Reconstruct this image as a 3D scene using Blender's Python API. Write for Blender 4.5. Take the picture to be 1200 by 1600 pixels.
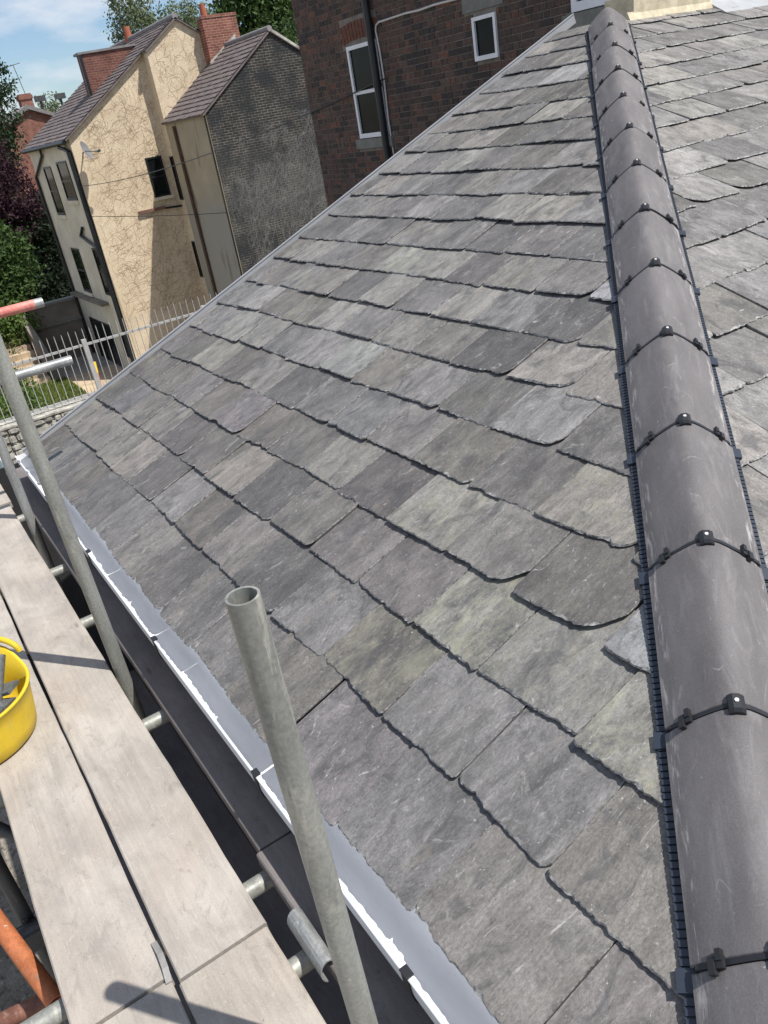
import bpy, bmesh, math, random
from mathutils import Vector, Matrix, noise
random.seed(7)
scene = bpy.context.scene
col = scene.collection
for o in list(bpy.data.objects): bpy.data.objects.remove(o)

# ------------------------------------------------------------------ camera
# world: X runs along the near gutter away from the viewer, Y to the left, Z up;
# origin = far lower corner of the slated slope (eave level)
CAM = Vector((-4.95874, 0.55137, 1.44877))
RIGHT = Vector((-0.543614, -0.824078, -0.158981))
DOWN = Vector((-0.301921, 0.368927, -0.879054))
FWD = Vector((0.783104, -0.429887, -0.449383))
RIGHT = DOWN.cross(FWD).normalized(); DOWN = FWD.cross(RIGHT).normalized()
FPX = 1263.83                                    # focal length in pixels of the 1200 x 1600 photograph
cam = bpy.data.cameras.new('camera'); cam_o = bpy.data.objects.new('camera', cam); col.objects.link(cam_o)
cam.sensor_fit = 'VERTICAL'; cam.sensor_height = 36; cam.lens = FPX/1600*36
cam.clip_start = 0.05; cam.clip_end = 2000
m = Matrix((RIGHT, -DOWN, -FWD)).transposed().to_4x4(); m.translation = CAM
cam_o.matrix_world = m
scene.camera = cam_o

# ------------------------------------------------------------------ sky and sun
SUN = Vector((-0.403, -0.295, 0.866)).normalized()      # towards the sun
ELEV = math.asin(SUN.z); AZ = math.atan2(SUN.x, SUN.y)
world = bpy.data.worlds.new('World'); scene.world = world; world.use_nodes = True
nt = world.node_tree; nt.nodes.clear()
def wn(t, **k):
    n = nt.nodes.new(t)
    for a, b in k.items(): setattr(n, a, b)
    return n
out = wn('ShaderNodeOutputWorld'); bg = wn('ShaderNodeBackground'); bg.inputs[1].default_value = 0.075
sky = wn('ShaderNodeTexSky', sky_type='NISHITA', sun_disc=False)
sky.sun_elevation = ELEV; sky.sun_rotation = AZ; sky.air_density = 1.1; sky.dust_density = 0.3; sky.ozone_density = 1.6
tc = wn('ShaderNodeTexCoord'); mp = wn('ShaderNodeMapping'); mp.inputs['Scale'].default_value = (1.0, 1.0, 3.2)
mp.inputs['Location'].default_value = (0.35, 0.1, 0.22)
cn = wn('ShaderNodeTexNoise'); cn.inputs['Scale'].default_value = 4.2; cn.inputs['Detail'].default_value = 9; cn.inputs['Roughness'].default_value = 0.56
cr = wn('ShaderNodeValToRGB'); cr.color_ramp.elements[0].position = 0.43; cr.color_ramp.elements[1].position = 0.64
cmix = wn('ShaderNodeMixRGB'); cmix.inputs[2].default_value = (9.6, 9.8, 10.2, 1)
nt.links.new(tc.outputs['Generated'], mp.inputs[0]); nt.links.new(mp.outputs[0], cn.inputs['Vector'])
nt.links.new(cn.outputs['Fac'], cr.inputs[0]); nt.links.new(cr.outputs[0], cmix.inputs[0])
gain = wn('ShaderNodeMixRGB', blend_type='MULTIPLY'); gain.inputs[0].default_value = 1.0; gain.inputs[2].default_value = (1.0, 1.12, 1.32, 1)
nt.links.new(sky.outputs[0], gain.inputs[1]); nt.links.new(gain.outputs[0], cmix.inputs[1]); nt.links.new(cmix.outputs[0], bg.inputs[0]); nt.links.new(bg.outputs[0], out.inputs[0])
sun = bpy.data.lights.new('sun', 'SUN'); sun.energy = 5.0; sun.angle = math.radians(0.53); sun.color = (1.0, 0.955, 0.89)
sun_o = bpy.data.objects.new('sun', sun); col.objects.link(sun_o); sun_o.location = (0, 0, 30)
sun_o.rotation_euler = (-SUN).to_track_quat('-Z', 'Y').to_euler()
scene.render.engine = 'CYCLES'
vs = scene.view_settings; vs.view_transform = 'Standard'; vs.look = 'None'; vs.gamma = 1.0; vs.use_curve_mapping = False; vs.exposure = 0.30

# ------------------------------------------------------------------ pixel helpers (a pixel is only a direction)
def ray(u, v): return RIGHT*((u-600)/FPX) + DOWN*((v-800)/FPX) + FWD
def onx(u, v, x): d = ray(u, v); return CAM + d*((x-CAM.x)/d.x)
def ony(u, v, y): d = ray(u, v); return CAM + d*((y-CAM.y)/d.y)
def onz(u, v, z): d = ray(u, v); return CAM + d*((z-CAM.z)/d.z)
def atd(u, v, dep): return CAM + ray(u, v)*dep

# ------------------------------------------------------------------ object helpers
class MB:
    def __init__(s): s.v = []; s.f = []; s.sm = []
    def add(s, vs_, fs, smooth=False):
        b = len(s.v); s.v += [tuple(p) for p in vs_]
        for f in fs: s.f.append([i+b for i in f]); s.sm.append(smooth)
        return s
    def box(s, x0, x1, y0, y1, z0, z1):
        x0, x1 = sorted((x0, x1)); y0, y1 = sorted((y0, y1)); z0, z1 = sorted((z0, z1))
        v = [(x, y, z) for z in (z0, z1) for y in (y0, y1) for x in (x0, x1)]
        return s.add(v, [(0, 2, 3, 1), (4, 5, 7, 6), (0, 1, 5, 4), (2, 6, 7, 3), (0, 4, 6, 2), (1, 3, 7, 5)])
    def obox(s, c, ax, ay, az, hx, hy, hz):
        c = Vector(c); v = []
        for k in (-1, 1):
            for j in (-1, 1):
                for i in (-1, 1): v.append(c + ax*(i*hx) + ay*(j*hy) + az*(k*hz))
        return s.add(v, [(0, 2, 3, 1), (4, 5, 7, 6), (0, 1, 5, 4), (2, 6, 7, 3), (0, 4, 6, 2), (1, 3, 7, 5)])
    def prism(s, pts, vec):
        n = len(pts); vec = Vector(vec); a = [Vector(p) for p in pts]; b = [p+vec for p in a]
        return s.add(a+b, [tuple(range(n))[::-1], tuple(range(n, 2*n))] + [(i, (i+1) % n, n+(i+1) % n, n+i) for i in range(n)])
    def tube(s, p0, p1, r, n=16, r1=None, wall=0, caps=True):
        p0 = Vector(p0); p1 = Vector(p1); d = (p1-p0).normalized(); r1 = r if r1 is None else r1
        a = d.orthogonal().normalized(); b = d.cross(a)
        cs = [(math.cos(2*math.pi*i/n), math.sin(2*math.pi*i/n)) for i in range(n)]
        v = [p0+(a*c+b*t)*r for c, t in cs] + [p1+(a*c+b*t)*r1 for c, t in cs]
        s.add(v, [(i, (i+1) % n, n+(i+1) % n, n+i) for i in range(n)], True)
        if wall:
            ri = r-wall
            v = [p0+(a*c+b*t)*ri for c, t in cs] + [p1+(a*c+b*t)*ri for c, t in cs]
            s.add(v, [(n+i, n+(i+1) % n, (i+1) % n, i) for i in range(n)], True)
            for p, sg in ((p0, 1), (p1, -1)):
                v = [p+(a*c+b*t)*r for c, t in cs] + [p+(a*c+b*t)*ri for c, t in cs]
                s.add(v, [((i+1) % n, i, n+i, n+(i+1) % n)[::sg] for i in range(n)])
        elif caps:
            s.add(v[:n], [tuple(range(n))[::-1]]); s.add(v[n:], [tuple(range(n))])
        return s
    def path(s, pts, r, n=8):
        for i in range(len(pts)-1): s.tube(pts[i], pts[i+1], r, n)
        return s
    def build(s, name, mat, parent=None, loc=None):
        me = bpy.data.meshes.new(name); me.from_pydata(s.v, [], s.f)
        me.polygons.foreach_set('use_smooth', s.sm); me.materials.append(mat); me.update()
        o = bpy.data.objects.new(name, me); col.objects.link(o)
        if parent: o.parent = parent
        if loc: o.location = loc
        return o
def tag(o, label=None, cat=None, group=None, kind=None):
    if label: o['label'] = label
    if cat: o['category'] = cat
    if group: o['group'] = group
    if kind: o['kind'] = kind
    return o
def thing(name, label, cat, loc=(0, 0, 0), group=None):
    o = bpy.data.objects.new(name, None); col.objects.link(o); o.empty_display_size = 0.1
    o['_loc'] = loc
    tag(o, label, cat, group); return o
def settle():
    # move every empty to its thing's base while the parts stay where they were built
    for o in col.objects:
        if o.type == 'EMPTY' and '_loc' in o.keys():
            l = Vector(o['_loc']); o.location = l
            for c in o.children: c.matrix_parent_inverse = Matrix.Translation(-l)
            del o['_loc']

# ------------------------------------------------------------------ materials
def mat(name, rough=0.7, spec=0.3, metal=0.0):
    M = bpy.data.materials.new(name); M.use_nodes = True
    b = M.node_tree.nodes['Principled BSDF']; b.inputs['Roughness'].default_value = rough
    b.inputs['Specular IOR Level'].default_value = spec; b.inputs['Metallic'].default_value = metal
    return M
class NT:
    def __init__(s, M): s.t = M.node_tree; s.b = s.t.nodes['Principled BSDF']
    def n(s, ty, **k):
        x = s.t.nodes.new(ty)
        for a, v in k.items():
            if a.startswith('_'): x.inputs[a[1:].replace('_', ' ')].default_value = v
            else: setattr(x, a, v)
        return x
    def l(s, a, b): s.t.links.new(a, b)
    def coord(s, scale=(1, 1, 1), obj=True, offs=None, rot=None):
        c = s.n('ShaderNodeTexCoord'); m_ = s.n('ShaderNodeMapping'); m_.inputs['Scale'].default_value = scale
        if rot: m_.inputs['Rotation'].default_value = rot
        if obj == 'world':
            g = s.n('ShaderNodeNewGeometry'); src = g.outputs['Position']
        else: src = c.outputs['Object']
        if offs is not None:
            ad = s.n('ShaderNodeVectorMath', operation='ADD'); s.l(src, ad.inputs[0]); s.l(offs, ad.inputs[1]); src = ad.outputs[0]
        s.l(src, m_.inputs['Vector']); return m_.outputs[0]
    def noise(s, vec, scale, detail=4, rough=0.55, dist=0.0):
        x = s.n('ShaderNodeTexNoise'); x.inputs['Scale'].default_value = scale; x.inputs['Detail'].default_value = detail
        x.inputs['Roughness'].default_value = rough; x.inputs['Distortion'].default_value = dist
        if vec is not None: s.l(vec, x.inputs['Vector'])
        return x.outputs['Fac']
    def ramp(s, fac, stops):
        x = s.n('ShaderNodeValToRGB'); e = x.color_ramp.elements
        while len(e) < len(stops): e.new(0.5)
        for q, (p, c) in zip(e, stops):
            q.position = p; q.color = (c, c, c, 1) if isinstance(c, (int, float)) else (*c, 1)
        s.l(fac, x.inputs[0]); return x.outputs[0]
    def mix(s, fac, a, b, mode='MIX'):
        x = s.n('ShaderNodeMixRGB', blend_type=mode)
        for i, q in ((0, fac), (1, a), (2, b)):
            if isinstance(q, (int, float)): x.inputs[i].default_value = q if i == 0 else (q, q, q, 1)
            elif isinstance(q, tuple): x.inputs[i].default_value = (*q, 1)
            else: s.l(q, x.inputs[i])
        return x.outputs[0]
    def math(s, op, a, b=0.0, clamp=False):
        x = s.n('ShaderNodeMath', operation=op, use_clamp=clamp)
        for i, q in ((0, a), (1, b)):
            if isinstance(q, (int, float)): x.inputs[i].default_value = q
            else: s.l(q, x.inputs[i])
        return x.outputs[0]
    def bump(s, h, strength=0.3, dist=0.01, prev=None):
        x = s.n('ShaderNodeBump'); x.inputs['Strength'].default_value = strength; x.inputs['Distance'].default_value = dist
        s.l(h, x.inputs['Height'])
        if prev is not None: s.l(prev, x.inputs['Normal'])
        s.l(x.outputs[0], s.b.inputs['Normal']); return x.outputs[0]
    def color(s, c): s.l(c, s.b.inputs['Base Color'])
    def rough(s, c): s.l(c, s.b.inputs['Roughness'])

def plain(name, c, rough=0.7, spec=0.3, metal=0.0, var=0.25, scale=6.0, bump=0.0, world=False):
    M = mat(name, rough, spec, metal); N = NT(M)
    v = N.coord(obj='world' if world else True)
    f = N.noise(v, scale, 6, 0.6)
    N.color(N.mix(N.ramp(f, [(0.3, 0.0), (0.7, 1.0)]), tuple(x*(1-var) for x in c), tuple(min(1, x*(1+var)) for x in c)))
    if bump: N.bump(N.noise(v, scale*12, 4), bump, 0.004)
    return M

def slate_material(name, dust):
    M = mat(name, 0.62, 0.34); N = NT(M)
    info = N.n('ShaderNodeObjectInfo')
    rnd = N.n('ShaderNodeVectorMath', operation='SCALE'); cx = N.n('ShaderNodeCombineXYZ')
    N.l(info.outputs['Random'], cx.inputs[0]); N.l(info.outputs['Random'], cx.inputs[1]); N.l(info.outputs['Random'], cx.inputs[2])
    N.l(cx.outputs[0], rnd.inputs[0]); rnd.inputs['Scale'].default_value = 91.7
    off = rnd.outputs[0]
    grain = N.noise(N.coord((46, 9, 9), offs=off), 1.0, 9, 0.70, 0.7)
    cloud = N.noise(N.coord((9, 5, 5), offs=off), 1.0, 9, 0.66, 0.6)
    fine = N.noise(N.coord((1.3, 0.7, 1), offs=off), 150, 8, 0.78)
    c = N.mix(N.ramp(cloud, [(0.34, 0.0), (0.66, 1.0)]), 0.70, 1.20)
    c = N.mix(1.0, c, info.outputs['Color'], 'MULTIPLY')
    c = N.mix(1.0, c, N.ramp(grain, [(0.34, 0.80), (0.5, 1.0), (0.66, 1.18)]), 'MULTIPLY')
    c = N.mix(1.0, c, N.ramp(fine, [(0.36, 0.70), (0.64, 1.30)]), 'MULTIPLY')
    # dark damp blotches and a little iron bloom
    st = N.ramp(N.noise(N.coord((8, 5, 4), offs=off), 1.4, 9, 0.70, 0.9), [(0.51, 0.0), (0.64, 0.72)])
    c = N.mix(st, c, (0.066, 0.067, 0.069))
    wm = N.ramp(N.noise(N.coord((6, 3, 3), offs=off), 1.6, 7, 0.66), [(0.60, 0.0), (0.72, 0.38)])
    c = N.mix(wm, c, (0.27, 0.238, 0.20))
    # lichen where the slate's own alpha asks for it
    lich = N.math('MULTIPLY', N.ramp(N.noise(N.coord((13, 6, 5), offs=off), 1.2, 9, 0.74, 0.4), [(0.47, 0.0), (0.62, 0.85)]), info.outputs['Alpha'])
    c = N.mix(lich, c, (0.37, 0.365, 0.265))
    # chalky scuffs, scratches and specks
    sc = N.ramp(N.noise(N.coord((95, 11, 20), offs=off, rot=(0, 0, 0.35)), 1.0, 9, 0.76, 1.6), [(0.60, 0.0), (0.68, dust)])
    sc2 = N.ramp(N.noise(N.coord((15, 60, 20), offs=off, rot=(0, 0, -0.6)), 1.0, 9, 0.76, 2.0), [(0.635, 0.0), (0.70, dust)])
    sp = N.ramp(N.noise(N.coord((1, 1, 1), offs=off), 90, 4, 0.65), [(0.665, 0.0), (0.70, dust*1.2)])
    c = N.mix(N.mix(1.0, N.mix(1.0, sc, sc2, 'ADD'), sp, 'ADD'), c, (0.46, 0.45, 0.44))
    pt = N.ramp(N.noise(N.coord((10, 7, 5), offs=off), 1.3, 10, 0.78, 0.7), [(0.585, 0.0), (0.64, 0.42)])
    c = N.mix(pt, c, (0.36, 0.35, 0.34))
    # curved single scratches: contour lines of broad noise, broken up by a mask
    for scl, msk, off_r in ((6.0, 11.0, 0.4), (9.0, 17.0, -0.9)):
        cl_ = N.math('ABSOLUTE', N.math('SUBTRACT', N.noise(N.coord((scl*1.6, scl*0.6, 4), offs=off, rot=(0, 0, off_r)), 1.0, 1, 0.3, 0.3), 0.5))
        ln_ = N.math('MULTIPLY', N.ramp(cl_, [(0.0, 1.0), (0.003, 0.8), (0.007, 0.0)]), N.ramp(N.noise(N.coord((msk, msk, 5), offs=off), 1.0, 5, 0.7), [(0.58, 0.0), (0.67, 0.6)]))
        c = N.mix(ln_, c, (0.50, 0.49, 0.48))
    # thin dark lines where a layer has split away
    ter = N.noise(N.coord((8, 4.5, 5), offs=off), 1.0, 6, 0.58, 1.3)
    fr = N.math('FRACT', N.math('MULTIPLY', ter, 11.0))
    brk = N.ramp(N.noise(N.coord((10, 6, 5), offs=off), 1.0, 4, 0.6), [(0.5, 0.0), (0.6, 1.0)])
    c = N.mix(N.math('MULTIPLY', N.ramp(fr, [(0.0, 0.55), (0.06, 0.0), (0.95, 0.0), (1.0, 0.4)]), brk), c, (0.05, 0.05, 0.052))
    N.color(c)
    nb = N.bump(N.math('SNAP', ter, 0.0909), 0.8, 0.022)
    nb = N.bump(grain, 0.38, 0.008, nb)
    nb = N.bump(cloud, 0.28, 0.02, nb)
    N.bump(fine, 0.26, 0.003, nb)
    N.rough(N.ramp(cloud, [(0.3, 0.48), (0.7, 0.68)]))
    return M
M_SLATE = slate_material('slate', 0.5)
M_SLATE_DUSTY = slate_material('slate_dusty', 0.62)

def edge_material():
    M = mat('slate_broken_edge', 0.75, 0.2); N = NT(M); v = N.coord((1, 1, 1), 'world')
    c = N.mix(N.ramp(N.noise(v, 70, 6, 0.75), [(0.38, 0.0), (0.62, 1.0)]), (0.09, 0.09, 0.09), (0.52, 0.51, 0.495))
    N.color(c); N.bump(N.noise(v, 160, 5, 0.7), 0.9, 0.006); return M
M_SLATE_EDGE = edge_material()
def hip_material():
    M = mat('hip_tile_concrete', 0.72, 0.22); N = NT(M)
    info = N.n('ShaderNodeObjectInfo'); cx = N.n('ShaderNodeCombineXYZ')
    for i in range(3): N.l(info.outputs['Random'], cx.inputs[i])
    sc = N.n('ShaderNodeVectorMath', operation='SCALE'); N.l(cx.outputs[0], sc.inputs[0]); sc.inputs['Scale'].default_value = 57.0
    off = sc.outputs[0]
    a = N.noise(N.coord((3, 8, 8), offs=off), 1.2, 5, 0.6)
    c = N.mix(N.ramp(a, [(0.3, 0.0), (0.7, 1.0)]), (0.112, 0.106, 0.108), (0.158, 0.150, 0.152))
    tn = N.n('ShaderNodeMapRange'); N.l(info.outputs['Random'], tn.inputs[0]); tn.inputs[3].default_value = 0.84; tn.inputs[4].default_value = 1.12
    c = N.mix(1.0, c, tn.outputs[0], 'MULTIPLY')
    du = N.ramp(N.noise(N.coord((5, 22, 22), offs=off), 1.0, 9, 0.72, 0.8), [(0.52, 0.0), (0.72, 0.45)])
    c = N.mix(du, c, (0.27, 0.262, 0.26))
    lc = N.math('ABSOLUTE', N.math('SUBTRACT', N.noise(N.coord((3.4, 9, 9), offs=off), 1.0, 1, 0.3, 0.2), 0.5))
    c = N.mix(N.math('MULTIPLY', N.ramp(lc, [(0.0, 0.4), (0.0025, 0.0)]), N.ramp(N.noise(N.coord((8, 20, 20), offs=off), 1.0, 6, 0.7), [(0.48, 0.0), (0.6, 0.9)])), c, (0.42, 0.41, 0.40))
    c = N.mix(1.0, c, N.ramp(N.noise(N.coord(offs=off), 260, 3, 0.7), [(0.3, 0.86), (0.7, 1.14)]), 'MULTIPLY')
    s1 = N.ramp(N.noise(N.coord((13, 40, 40), offs=off), 1.0, 7, 0.72, 0.6), [(0.64, 0.0), (0.74, 0.4)])
    s2 = N.ramp(N.noise(N.coord(offs=off), 95, 3, 0.6), [(0.72, 0.0), (0.76, 0.7)])
    c = N.mix(N.mix(1.0, s1, s2, 'ADD'), c, (0.40, 0.39, 0.385))
    # worn pale line near the lower edges (|local y| large)
    co = N.n('ShaderNodeTexCoord'); sx = N.n('ShaderNodeSeparateXYZ'); N.l(co.outputs['Object'], sx.inputs[0])
    ay = N.math('ABSOLUTE', sx.outputs[1])
    ed = N.math('MULTIPLY', N.ramp(ay, [(0.104, 0.0), (0.112, 1.0), (0.121, 1.0), (0.126, 0.2)]),
                N.ramp(N.noise(N.coord((11, 60, 60), offs=off), 1.0, 5, 0.7), [(0.52, 0.0), (0.64, 0.6)]))
    c = N.mix(ed, c, (0.52, 0.50, 0.48))
    N.color(c)
    nb = N.bump(N.noise(N.coord(offs=off), 420, 3, 0.6), 0.22, 0.002)
    N.bump(a, 0.12, 0.01, nb)
    N.rough(N.ramp(N.noise(N.coord(offs=off), 9, 4), [(0.3, 0.58), (0.7, 0.80)]))
    return M
M_HIP = hip_material()
M_BLACK = plain('black_plastic', (0.018, 0.019, 0.022), 0.45, 0.4, var=0.2)
M_TRAY = plain('vent_tray_plastic', (0.022, 0.030, 0.045), 0.4, 0.5, var=0.2)
M_SCREW = plain('screw_steel', (0.75, 0.75, 0.73), 0.35, 0.5, 0.3, var=0.05)
M_VERGE = plain('verge_trim_grey', (0.30, 0.31, 0.325), 0.5, 0.4, var=0.12, scale=3)
M_DECK = plain('roof_felt', (0.03, 0.03, 0.032), 0.8)

def tube_material(name, c1, c2, metal=0.25, rough=0.5, spots=(0.5, 0.5, 0.45)):
    M = mat(name, rough, 0.4, metal); N = NT(M)
    v = N.coord((9, 9, 2.2), 'world'); w = N.coord((30, 30, 5), 'world')
    c = N.mix(N.ramp(N.noise(v, 1.0, 6, 0.65, 0.6), [(0.35, 0.0), (0.66, 1.0)]), c1, c2)
    c = N.mix(N.ramp(N.noise(w, 1.0, 6, 0.7, 0.5), [(0.56, 0.0), (0.66, 0.6)]), c, spots)
    c = N.mix(1.0, c, N.ramp(N.noise(N.coord((1, 1, 1), 'world'), 120, 4, 0.7), [(0.3, 0.8), (0.7, 1.2)]), 'MULTIPLY')
    c = N.mix(N.ramp(N.noise(N.coord((14, 14, 6), 'world'), 1.3, 8, 0.75), [(0.58, 0.0), (0.70, 0.55)]), c, tuple(x*0.45 for x in c1))
    c = N.mix(N.ramp(N.noise(N.coord((1, 1, 0.6), 'world'), 55, 4, 0.6), [(0.70, 0.0), (0.75, 0.6)]), c, (0.55, 0.54, 0.5))
    N.color(c); N.bump(N.noise(w, 2.0, 5), 0.12, 0.004)
    N.rough(N.ramp(N.noise(v, 2.0, 4), [(0.3, rough-0.12), (0.7, rough+0.15)]))
    return M
M_TUBE = tube_material('galvanised_tube', (0.215, 0.222, 0.205), (0.325, 0.328, 0.295), 0.3, 0.5, (0.46, 0.45, 0.40))
M_TUBE2 = tube_material('galvanised_tube_grey', (0.24, 0.25, 0.245), (0.37, 0.375, 0.365), 0.35, 0.45, (0.5, 0.5, 0.48))
M_TUBED = tube_material('dark_tube', (0.05, 0.052, 0.055), (0.09, 0.09, 0.09), 0.3, 0.5, (0.13, 0.12, 0.11))  # darkened to stand for shade below the boards; also plain dark poles
M_RUST = tube_material('rusty_orange_tube', (0.30, 0.095, 0.035), (0.50, 0.17, 0.07), 0.05, 0.65, (0.16, 0.13, 0.10))
M_RED = tube_material('red_painted_tube', (0.50, 0.135, 0.11), (0.60, 0.24, 0.2), 0.0, 0.5, (0.5, 0.4, 0.36))
M_BROWN = tube_material('brown_tube', (0.12, 0.05, 0.035), (0.22, 0.10, 0.07), 0.05, 0.6, (0.3, 0.2, 0.16))

def board_material(name, base):
    M = mat(name, 0.8, 0.2); N = NT(M)
    info = N.n('ShaderNodeObjectInfo'); cx = N.n('ShaderNodeCombineXYZ')
    for i in range(3): N.l(info.outputs['Random'], cx.inputs[i])
    sc = N.n('ShaderNodeVectorMath', operation='SCALE'); N.l(cx.outputs[0], sc.inputs[0]); sc.inputs['Scale'].default_value = 41.0
    off = sc.outputs[0]
    grain = N.noise(N.coord((2.2, 70, 70), offs=off), 1.0, 6, 0.6, 0.7)
    bl = N.noise(N.coord((4, 7, 7), offs=off), 1.0, 6, 0.62, 0.4)
    d = tuple(x*0.74 for x in base); b = tuple(min(1, x*1.16) for x in base)
    c = N.mix(N.ramp(bl, [(0.3, 0.0), (0.68, 1.0)]), d, b)
    c = N.mix(N.ramp(N.noise(N.coord((3, 5, 5), offs=off), 1.0, 3), [(0.45, 0.0), (0.7, 0.5)]), c, (base[0]*1.0, base[1]*0.92, base[2]*0.87))
    c = N.mix(1.0, c, N.ramp(grain, [(0.3, 0.90), (0.7, 1.05)]), 'MULTIPLY')
    sw = N.ramp(N.noise(N.coord((26, 40, 30), offs=off, rot=(0, 0, 0.6)), 1.0, 6, 0.75, 2.2), [(0.58, 0.0), (0.66, 0.42)])
    c = N.mix(sw, c, tuple(min(1, x*1.35) for x in base))
    dk = N.ramp(N.noise(N.coord((9, 15, 12), offs=off), 1.0, 6, 0.7, 1.0), [(0.57, 0.0), (0.72, 0.55)])
    c = N.mix(dk, c, tuple(x*0.5 for x in base))
    crk = N.math('ABSOLUTE', N.math('SUBTRACT', N.noise(N.coord((1.3, 9, 9), offs=off), 1.0, 4, 0.55, 0.6), 0.5))
    c = N.mix(N.ramp(crk, [(0.0, 0.28), (0.0022, 0.0)]), c, tuple(x*0.42 for x in base))
    sp = N.ramp(N.noise(N.coord(offs=off), 70, 4, 0.65), [(0.66, 0.0), (0.72, 0.7)])
    c = N.mix(sp, c, tuple(x*0.42 for x in base))
    vo = N.n('ShaderNodeTexVoronoi'); vo.inputs['Scale'].default_value = 1.0; N.l(N.coord((2.3, 7.5, 3), offs=off), vo.inputs['Vector'])
    kn = N.ramp(vo.outputs['Distance'], [(0.0, 0.75), (0.035, 0.6), (0.075, 0.0)])
    c = N.mix(kn, c, (base[0]*0.5, base[1]*0.42, base[2]*0.36))
    sm_ = N.ramp(N.noise(N.coord((5, 11, 8), offs=off), 1.0, 9, 0.75, 1.2), [(0.56, 0.0), (0.66, 0.45)])
    c = N.mix(sm_, c, (base[0]*0.70, base[1]*0.70, base[2]*0.71))
    c = N.mix(1.0, c, N.ramp(N.noise(N.coord(offs=off), 330, 3, 0.7), [(0.3, 0.88), (0.7, 1.1)]), 'MULTIPLY')
    N.color(c)
    nb = N.bump(grain, 0.3, 0.004); nb = N.bump(bl, 0.25, 0.01, nb); N.bump(sw, 0.2, 0.002, nb)
    return M
M_BOARD = board_material('weathered_board', (0.365, 0.336, 0.300))
M_BOARD2 = board_material('weathered_board_warm', (0.365, 0.333, 0.292))
M_BOARDD = board_material('shade_darkened_board', (0.17, 0.155, 0.15))  # board colour darkened to stand for the shade under gutter and boards
M_HOOP = plain('hoop_iron', (0.30, 0.29, 0.275), 0.5, 0.4, 0.4, var=0.25, scale=30)
def gutter_mat():
    M = mat('gutter_pvc', 0.34, 0.4); N = NT(M); v = N.coord((1, 1, 1), 'world')
    c = N.mix(N.ramp(N.noise(N.coord((2, 9, 9), 'world'), 1.5, 7, 0.65), [(0.35, 0.0), (0.7, 1.0)]), (0.72, 0.735, 0.755), (0.84, 0.85, 0.87))
    c = N.mix(N.ramp(N.noise(N.coord((7, 24, 24), 'world'), 1.4, 8, 0.72), [(0.60, 0.0), (0.76, 0.4)]), c, (0.42, 0.40, 0.375))
    c = N.mix(N.ramp(N.noise(v, 120, 4, 0.6), [(0.70, 0.0), (0.74, 0.8)]), c, (0.10, 0.10, 0.10))
    N.color(c); return M
M_GUTTER = gutter_mat()
M_WHITE = plain('white_upvc', (0.72, 0.73, 0.75), 0.4, 0.4, var=0.06)
M_BLKPAINT = plain('black_paint', (0.014, 0.015, 0.018), 0.4, 0.4, var=0.3)
M_CABLE = plain('white_cable', (0.55, 0.53, 0.51), 0.6, 0.3, var=0.1)
M_STONE = plain('cream_stone', (0.50, 0.44, 0.32), 0.85, 0.2, var=0.28, scale=14, bump=0.4)
M_STONEG = plain('grey_stone', (0.19, 0.19, 0.17), 0.85, 0.2, var=0.2, scale=10, bump=0.3)
M_LEAD = plain('lead_sheet', (0.36, 0.375, 0.39), 0.5, 0.4, var=0.15, scale=6)
def yellow_mat():
    M = mat('yellow_plastic', 0.48, 0.35); N = NT(M); v = N.coord(obj='world')
    c = N.mix(N.ramp(N.noise(v, 9, 6, 0.6), [(0.3, 0.0), (0.7, 1.0)]), (0.60, 0.41, 0.02), (0.72, 0.52, 0.035))
    c = N.mix(N.ramp(N.noise(v, 26, 8, 0.75, 0.6), [(0.56, 0.0), (0.70, 0.6)]), c, (0.40, 0.34, 0.20))
    c = N.mix(N.ramp(N.noise(N.coord((1, 1, 0.35), 'world'), 60, 5, 0.7), [(0.66, 0.0), (0.72, 0.5)]), c, (0.62, 0.58, 0.45))
    N.color(c); N.bump(N.noise(v, 40, 5), 0.15, 0.003); return M
M_YELLOW = yellow_mat()
M_TOOL = plain('dark_tool_grey', (0.10, 0.105, 0.105), 0.6, 0.3, var=0.4, scale=40)
M_TOOL2 = plain('pale_tool_grey', (0.42, 0.41, 0.40), 0.5, 0.3, var=0.3, scale=40)

def glass_mat(name='window_glass'):
    M = mat(name, 0.06, 0.10); N = NT(M)
    N.color(N.mix(N.ramp(N.noise(N.coord(obj='world'), 1.6, 3), [(0.35, 0.0), (0.7, 1.0)]), (0.004, 0.006, 0.007), (0.014, 0.018, 0.017)))
    return M
M_GLASS = glass_mat()

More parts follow.
